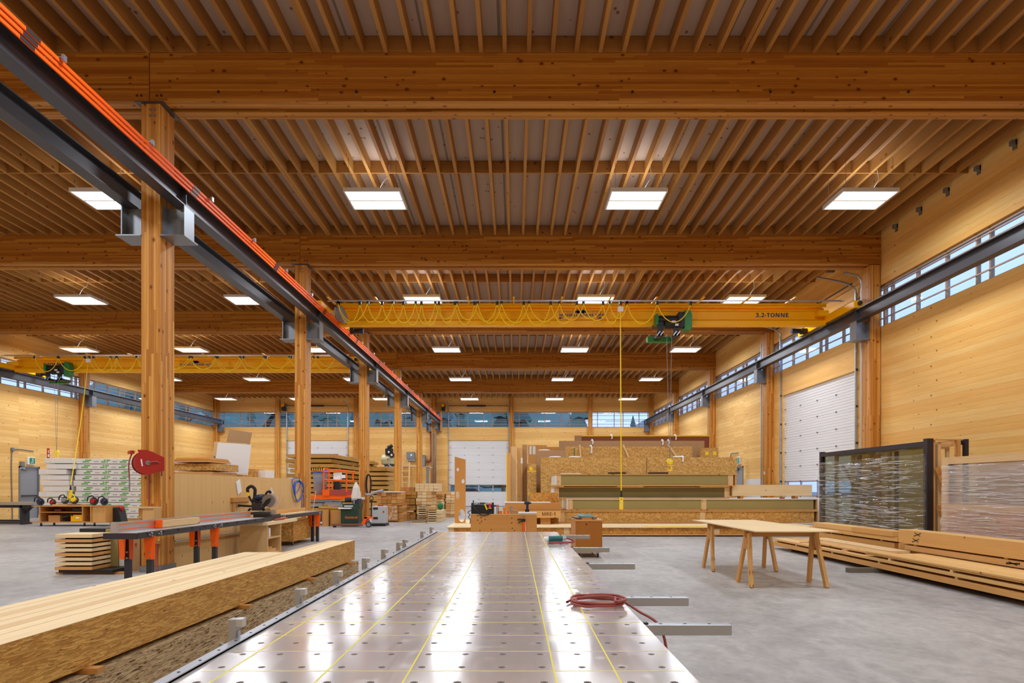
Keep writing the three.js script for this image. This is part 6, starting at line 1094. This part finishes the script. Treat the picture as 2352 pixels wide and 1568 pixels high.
{
  const bronze = paint(0x35323a, 0.4, 0.3), x = 8.0, a = 13.25, b = 17.95, y0 = 0.12, y1 = 2.26;
  const t = thing('wrapped_window', 'large dark-framed window unit wrapped in clear film', 'window', [x + 0.05, 0, -(a + b) / 2]);
  part('stile', be(x, x + 0.12, y0, y1 + 0.05, a, a + 0.13), bronze, t); part('stile', be(x, x + 0.12, y0, y1 + 0.03, b - 0.1, b), bronze, t);
  part('rail', be(x, x + 0.12, y1 - 0.1, y1, a + 0.13, b - 0.1), bronze, t); part('rail', be(x, x + 0.12, y0, y0 + 0.12, a + 0.13, b - 0.1), bronze, t);
  part('pane', be(x + 0.05, x + 0.058, y0 + 0.12, y1 - 0.1, a + 0.13, b - 0.1), tinted, t);
  part('film_wrap', stretched(b - a, y1 - y0 - 0.26, 1).translate(x - 0.035, (y0 + y1) / 2 - 0.12, -(a + b) / 2), film, t);
  part('highlight_folds', folds(b - a - 0.2, y1 - y0 - 0.35, 300, 31).translate(x - 0.06, (y0 + y1) / 2 - 0.12, -(a + b) / 2), highlightFilm, t).userData.kind = 'stuff';
  part('wood_liner', [be(x + 0.12, x + 0.17, y0, y1 + 0.02, a + 0.02, a + 0.09), be(x + 0.12, x + 0.17, y1 - 0.06, y1, a + 0.09, b - 0.02)], M.fir[0], t);
  part('foot_block', [be(x, x + 0.19, 0, y0, a + 0.3, a + 0.5), be(x, x + 0.19, 0, y0, b - 0.6, b - 0.4)], M.fir[1], t);
  for (const [px, py] of [[2081, 1067], [2084, 1193]]) part('sticker', rod([x - 0.008, YD(py, 13.9), -x * F / (px - HX)], [x - 0.009, YD(py, 13.9), -x * F / (px - HX)], 0.02, 10), M.paper, t);
  // more frames behind it
  const u = thing('window_frame_pack', 'wood and bronze window frames stored behind the dark wrapped window', 'window frames', [8.4, 0, -15]);
  for (const [xx, dA, dB, yy, m] of [[8.24, 13.3, 17.6, 2.25, M.lumber[0]], [8.56, 13.2, 17.4, 2.27, M.fir[0]], [8.68, 13.15, 17.3, 2.29, bronze]]) part('frame', [be(xx, xx + 0.06, 0.12, yy, dA, dA + 0.1), be(xx, xx + 0.06, 0.12, yy, dB - 0.1, dB), be(xx, xx + 0.06, yy - 0.1, yy, dA + 0.1, dB - 0.1), be(xx, xx + 0.06, 0.12, 0.24, dA + 0.1, dB - 0.1), be(xx, xx + 0.05, 0.24, yy - 0.1, (dA + dB) / 2 + 0.3, (dA + dB) / 2 + 0.4)], m, u);
  part('top_batten', be(8.13, 8.74, 2.27, 2.295, 13.22, 13.3), M.fir[0], u); part('inner_frame', [be(8.3, 8.56, 2.12, 2.2, 13.45, 13.5), be(8.3, 8.35, 0.15, 2.12, 13.45, 13.5), be(8.5, 8.56, 0.15, 2.12, 13.45, 13.5)], M.lumber[0], u);
  part('brace', [beam3([8.16, 1.75, -13.2], [8.42, 1.05, -13.17], 0.09, 0.02), be(8.18, 8.5, 1.62, 1.7, 13.17, 13.2), be(8.16, 8.5, 0.92, 1.01, 13.17, 13.2), be(8.33, 8.42, 0.13, 1.9, 13.21, 13.25)], M.fir[1], u);
  part('cross_brace', [beam3([8.25, 1.9, -17.2], [8.3, 1.0, -16.2], 0.03, 0.1), beam3([8.25, 0.3, -17.2], [8.3, 1.3, -16.0], 0.03, 0.1)], M.fir[1], u);
  part('foot_block', [be(8.2, 8.8, 0, 0.12, 13.6, 13.8), be(8.2, 8.8, 0, 0.12, 16.8, 17.0)], M.fir[1], u);
  // second, wood-framed
  const X = 7.95, c0 = 8.6, c1 = 12.7, ty = 1.91, v = thing('wrapped_window', 'pale wood-framed window unit wrapped in milky film', 'window', [X + 0.1, 0, -(c0 + c1) / 2]);
  part('stile', be(X, X + 0.12, 0.1, ty, c1 - 0.16, c1), M.lumber[0], v); part('stile', be(X, X + 0.12, 0.1, ty, c0, c0 + 0.16), M.lumber[0], v);
  part('rail', be(X, X + 0.12, ty - 0.13, ty, c0 + 0.16, c1 - 0.16), M.lumber[0], v); part('rail', be(X, X + 0.12, 0.92, 1.06, c0 + 0.16, c1 - 0.16), M.lumber[0], v);
  part('lower_panel', be(X + 0.02, X + 0.1, 0.1, 0.92, c0 + 0.16, c1 - 0.16), M.plyPink, v);
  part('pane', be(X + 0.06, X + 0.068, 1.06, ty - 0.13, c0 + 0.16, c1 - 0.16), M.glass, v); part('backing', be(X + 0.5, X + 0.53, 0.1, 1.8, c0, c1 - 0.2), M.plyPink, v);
  part('spacer_bar', be(X + 0.02, X + 0.05, 1.06, ty - 0.13, c1 - 0.22, c1 - 0.16), bronze, v);
  part('film_wrap', stretched(c1 - c0 - 0.06, 1.68, 2).translate(X - 0.035, 0.92, -(c0 + c1) / 2), filmWhite, v);
  part('highlight_folds', folds(c1 - c0 - 0.2, 1.5, 220, 47).translate(X - 0.06, 0.9, -(c0 + c1) / 2), highlightFilm, v).userData.kind = 'stuff';
  part('film_edge', tube([[X + 0.05, 1.05, -c1 - 0.03], [X + 0.1, 0.9, -c1 - 0.08], [X, 0.7, -c1 - 0.02], [X + 0.1, 0.5, -c1 - 0.08], [X, 0.3, -c1 - 0.03], [X + 0.12, 0.15, -c1 - 0.1]], 0.03, 30, 6), filmWhite, v);
  part('tape', [bx(0.002, 0.14, 0.05, X - 0.009, 0.95, -12.1, { rx: 0.5 }), bx(0.002, 0.05, 0.5, X - 0.009, 0.78, -11.5), bx(0.002, 0.09, 0.05, X - 0.009, 0.82, -11.5)], paint(0xdccf96, 0.7), v);
  part('foot_block', [be(X, X + 0.5, 0, 0.1, c0 + 0.4, c0 + 0.6), be(X, X + 0.5, 0, 0.1, c1 - 0.6, c1 - 0.4)], M.fir[1], v);
  one('osb_offcut', be(7.6, 7.85, 0.0, 0.93, 9.9, 10.1), M.osb, 'OSB offcut standing before the milky wrapped window', 'board');
}
// pipes, lamp and switches on the overhead-door wall
{
  for (const [d, x] of [[19.1, 9.7], [19.35, 9.82]]) one('steel_pipe', tube([[x, 0, -d], [x, 5, -d], [x, 7.0, -d], [x - 0.06, 7.25, -d], [x - 0.5, 7.36, -d]].slice(0, d < 19.2 ? 5 : 3), 0.03, 40, 8), M.galv, d < 19.2 ? 'bright steel pipe beside the column, bending under the beam' : 'straight steel pipe between the column and the overhead door', 'pipe');
  for (const d of [26.75, 26.95]) one('steel_pipe', rod([9.72, 0, -d], [9.72, 7.0, -d], 0.028, 8), M.galv, 'thin steel pipe on the far side of the overhead door', 'pipe', 'pipes on the far side of the overhead door');
  one('light_switch', bx(0.02, 0.12, 0.08, 9.64, YD(1086, 26.4), -26.4), M.white, 'white switch plate on the column by the low white lining', 'switch');
  one('conduit', [tube([[9.88, 0, -31.3], [9.88, 2.8, -31.3], [9.88, 2.9, -31.2], [9.88, 2.9, -30.3]], 0.022, 30, 7), bx(0.08, 0.22, 0.18, 9.89, 2.35, -31.2)], M.zinc, 'grey conduit with a box around the exit door behind the panels', 'conduit');
  for (const d of [19.6, 21.2]) one('joist_hanger', be(9.7, 9.93, 8.05, 8.15, d, d + 0.1), M.zinc, 'small metal angle under the wall joist', 'angle', 'angles under the wall joist');
  for (let k = 0; k < 7; k++) { const d = 11.4 + k * 1.05; one('wall_angle', [be(9.83, 9.93, beamTop(d) - 0.12, beamTop(d) - 0.02, d, d + 0.09), be(9.9, 9.93, beamTop(d) - 0.2, beamTop(d) - 0.02, d, d + 0.09)], M.zinc, 'small steel angle where the joists meet the window-side wall', 'angle', 'angles along the top of the wall'); }
}

// ---------------------------------------------------------------- outside: yard, parked cars, forest and hill
{
  const y = thing('yard', 'grey yard outside the hall', 'yard', [0, -0.25, -90]); part('ground', be(-160, 160, -0.4, -0.25, 49.8, 260), paint(0x8a8d92, 0.9), y); part('ground', be(10.4, 160, -0.4, -0.25, -60, 49.8), paint(0x8a8d92, 0.9), y); part('ground', be(-160, -22, -0.4, -0.25, -60, 49.8), paint(0x8a8d92, 0.9), y);
  const car = (x, d, m, label) => { const t = thing('parked_car', label, 'car', [x, -0.25, -d]); part('body', prism([[-2.2, 0.3], [2.2, 0.3], [2.25, 0.8], [1.3, 0.95], [-2.0, 0.95], [-2.25, 0.7]], 1.7, { b: 0.05 }).translate(x, -0.25, -d), m, t); part('cabin', prism([[-1.7, 0.95], [1.2, 0.95], [0.5, 1.5], [-1.3, 1.5]], 1.5, { b: 0.04 }).translate(x, -0.25, -d + 0.1), M.black, t); for (const q of [-1.4, 1.4]) part('wheel', rod([x + q, 0.1, -d + 1.75], [x + q, 0.1, -d - 0.05], 0.33, 16), M.rubber, t); };
  car(-4.6, 72, paint(0xdfe3e8, 0.3), 'white car parked beyond the end door window'); car(0.6, 74, paint(0x9fb4c8, 0.3), 'silver-blue car parked beyond the end door window'); car(-10, 76, paint(0x4f6f90, 0.3), 'blue car parked farther along the yard'); car(5.2, 73, paint(0xf0f0f0, 0.3), 'second white car beyond the panel stack side');
  one('neighbour_shed', be(24, 30, -0.25, 4.5, 22, 34), paint(0xd7dde4, 0.7), 'pale shed outside the overhead door', 'shed');
  // conifers: tiered crown on a trunk
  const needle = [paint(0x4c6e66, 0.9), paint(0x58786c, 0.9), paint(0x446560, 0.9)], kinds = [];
  for (let k = 0; k < 4; k++) { const g = [], n = 9; for (let i = 0; i < n; i++) { const u = i / n, r = (1 - u) * 3.4 + 0.35, h = 4.2 * (1 - u * 0.4), y0 = 2 + u * 19; const c = new THREE.ConeGeometry(r, h, 11, 1, true), p = c.attributes.position; for (let q = 0; q < p.count; q++) if (p.getY(q) < 0) { const s = 0.72 + 0.56 * hash(q, i, k); p.setX(q, p.getX(q) * s); p.setZ(q, p.getZ(q) * s); p.setY(q, p.getY(q) - 0.8 * hash(q, i, k + 7)); } c.computeVertexNormals(); g.push(uvm(c, 1).translate(0, y0 + h / 2, 0)); } kinds.push(mergeGeometries(g)); }
  const trunk = uvm(new THREE.CylinderGeometry(0.18, 0.35, 6, 7), 1).translate(0, 3, 0);
  let n = 0;
  for (let row = 0; row < 2; row++) for (let k = 0; k < 8; k++) {
    const d = 130 + row * 18 + rr(-4, 4), x = -70 + k * 11.5 + rr(-1.4, 1.4) + row * 1.3, s = rr(0.85, 1.25) * (1 + row * 0.08);
    if (x > 13 - row * 2) continue;
    const t = thing('conifer', 'tall conifer in the forest edge beyond the end wall windows', 'tree', [x, -0.25, -d], 'conifers beyond the end wall');
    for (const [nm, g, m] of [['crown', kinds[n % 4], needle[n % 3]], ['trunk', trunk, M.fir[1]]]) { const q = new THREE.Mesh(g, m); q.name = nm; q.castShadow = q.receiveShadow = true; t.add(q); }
    t.scale.set(s, s * 1.05, s); t.rotation.y = rnd() * 6; n++;
  }
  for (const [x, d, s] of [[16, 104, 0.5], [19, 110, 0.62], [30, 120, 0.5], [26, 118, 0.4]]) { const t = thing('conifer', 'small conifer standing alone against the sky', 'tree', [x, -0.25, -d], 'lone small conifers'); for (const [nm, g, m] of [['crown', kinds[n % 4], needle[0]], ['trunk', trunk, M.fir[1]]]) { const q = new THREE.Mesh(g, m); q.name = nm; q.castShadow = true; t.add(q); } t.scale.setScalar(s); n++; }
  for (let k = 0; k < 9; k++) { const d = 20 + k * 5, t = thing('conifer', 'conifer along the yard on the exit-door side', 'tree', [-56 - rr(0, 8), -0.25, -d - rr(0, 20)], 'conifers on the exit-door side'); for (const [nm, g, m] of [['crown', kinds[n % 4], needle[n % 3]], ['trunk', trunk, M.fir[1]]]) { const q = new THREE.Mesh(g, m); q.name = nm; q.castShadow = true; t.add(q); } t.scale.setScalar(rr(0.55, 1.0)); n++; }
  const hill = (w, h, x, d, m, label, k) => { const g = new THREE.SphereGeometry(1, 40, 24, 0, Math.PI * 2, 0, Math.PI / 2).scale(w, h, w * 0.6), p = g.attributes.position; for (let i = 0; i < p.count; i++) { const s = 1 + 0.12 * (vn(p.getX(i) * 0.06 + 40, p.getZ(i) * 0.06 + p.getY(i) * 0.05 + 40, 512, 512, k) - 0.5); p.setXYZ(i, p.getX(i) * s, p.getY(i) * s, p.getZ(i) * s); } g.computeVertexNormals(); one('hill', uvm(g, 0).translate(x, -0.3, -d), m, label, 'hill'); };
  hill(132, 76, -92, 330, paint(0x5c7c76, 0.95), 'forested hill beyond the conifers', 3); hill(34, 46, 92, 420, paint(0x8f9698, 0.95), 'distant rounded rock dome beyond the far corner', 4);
}
scene.traverse((o) => { if (o.isMesh) { o.castShadow = true; o.receiveShadow = true; } });
renderer.render(scene, camera);
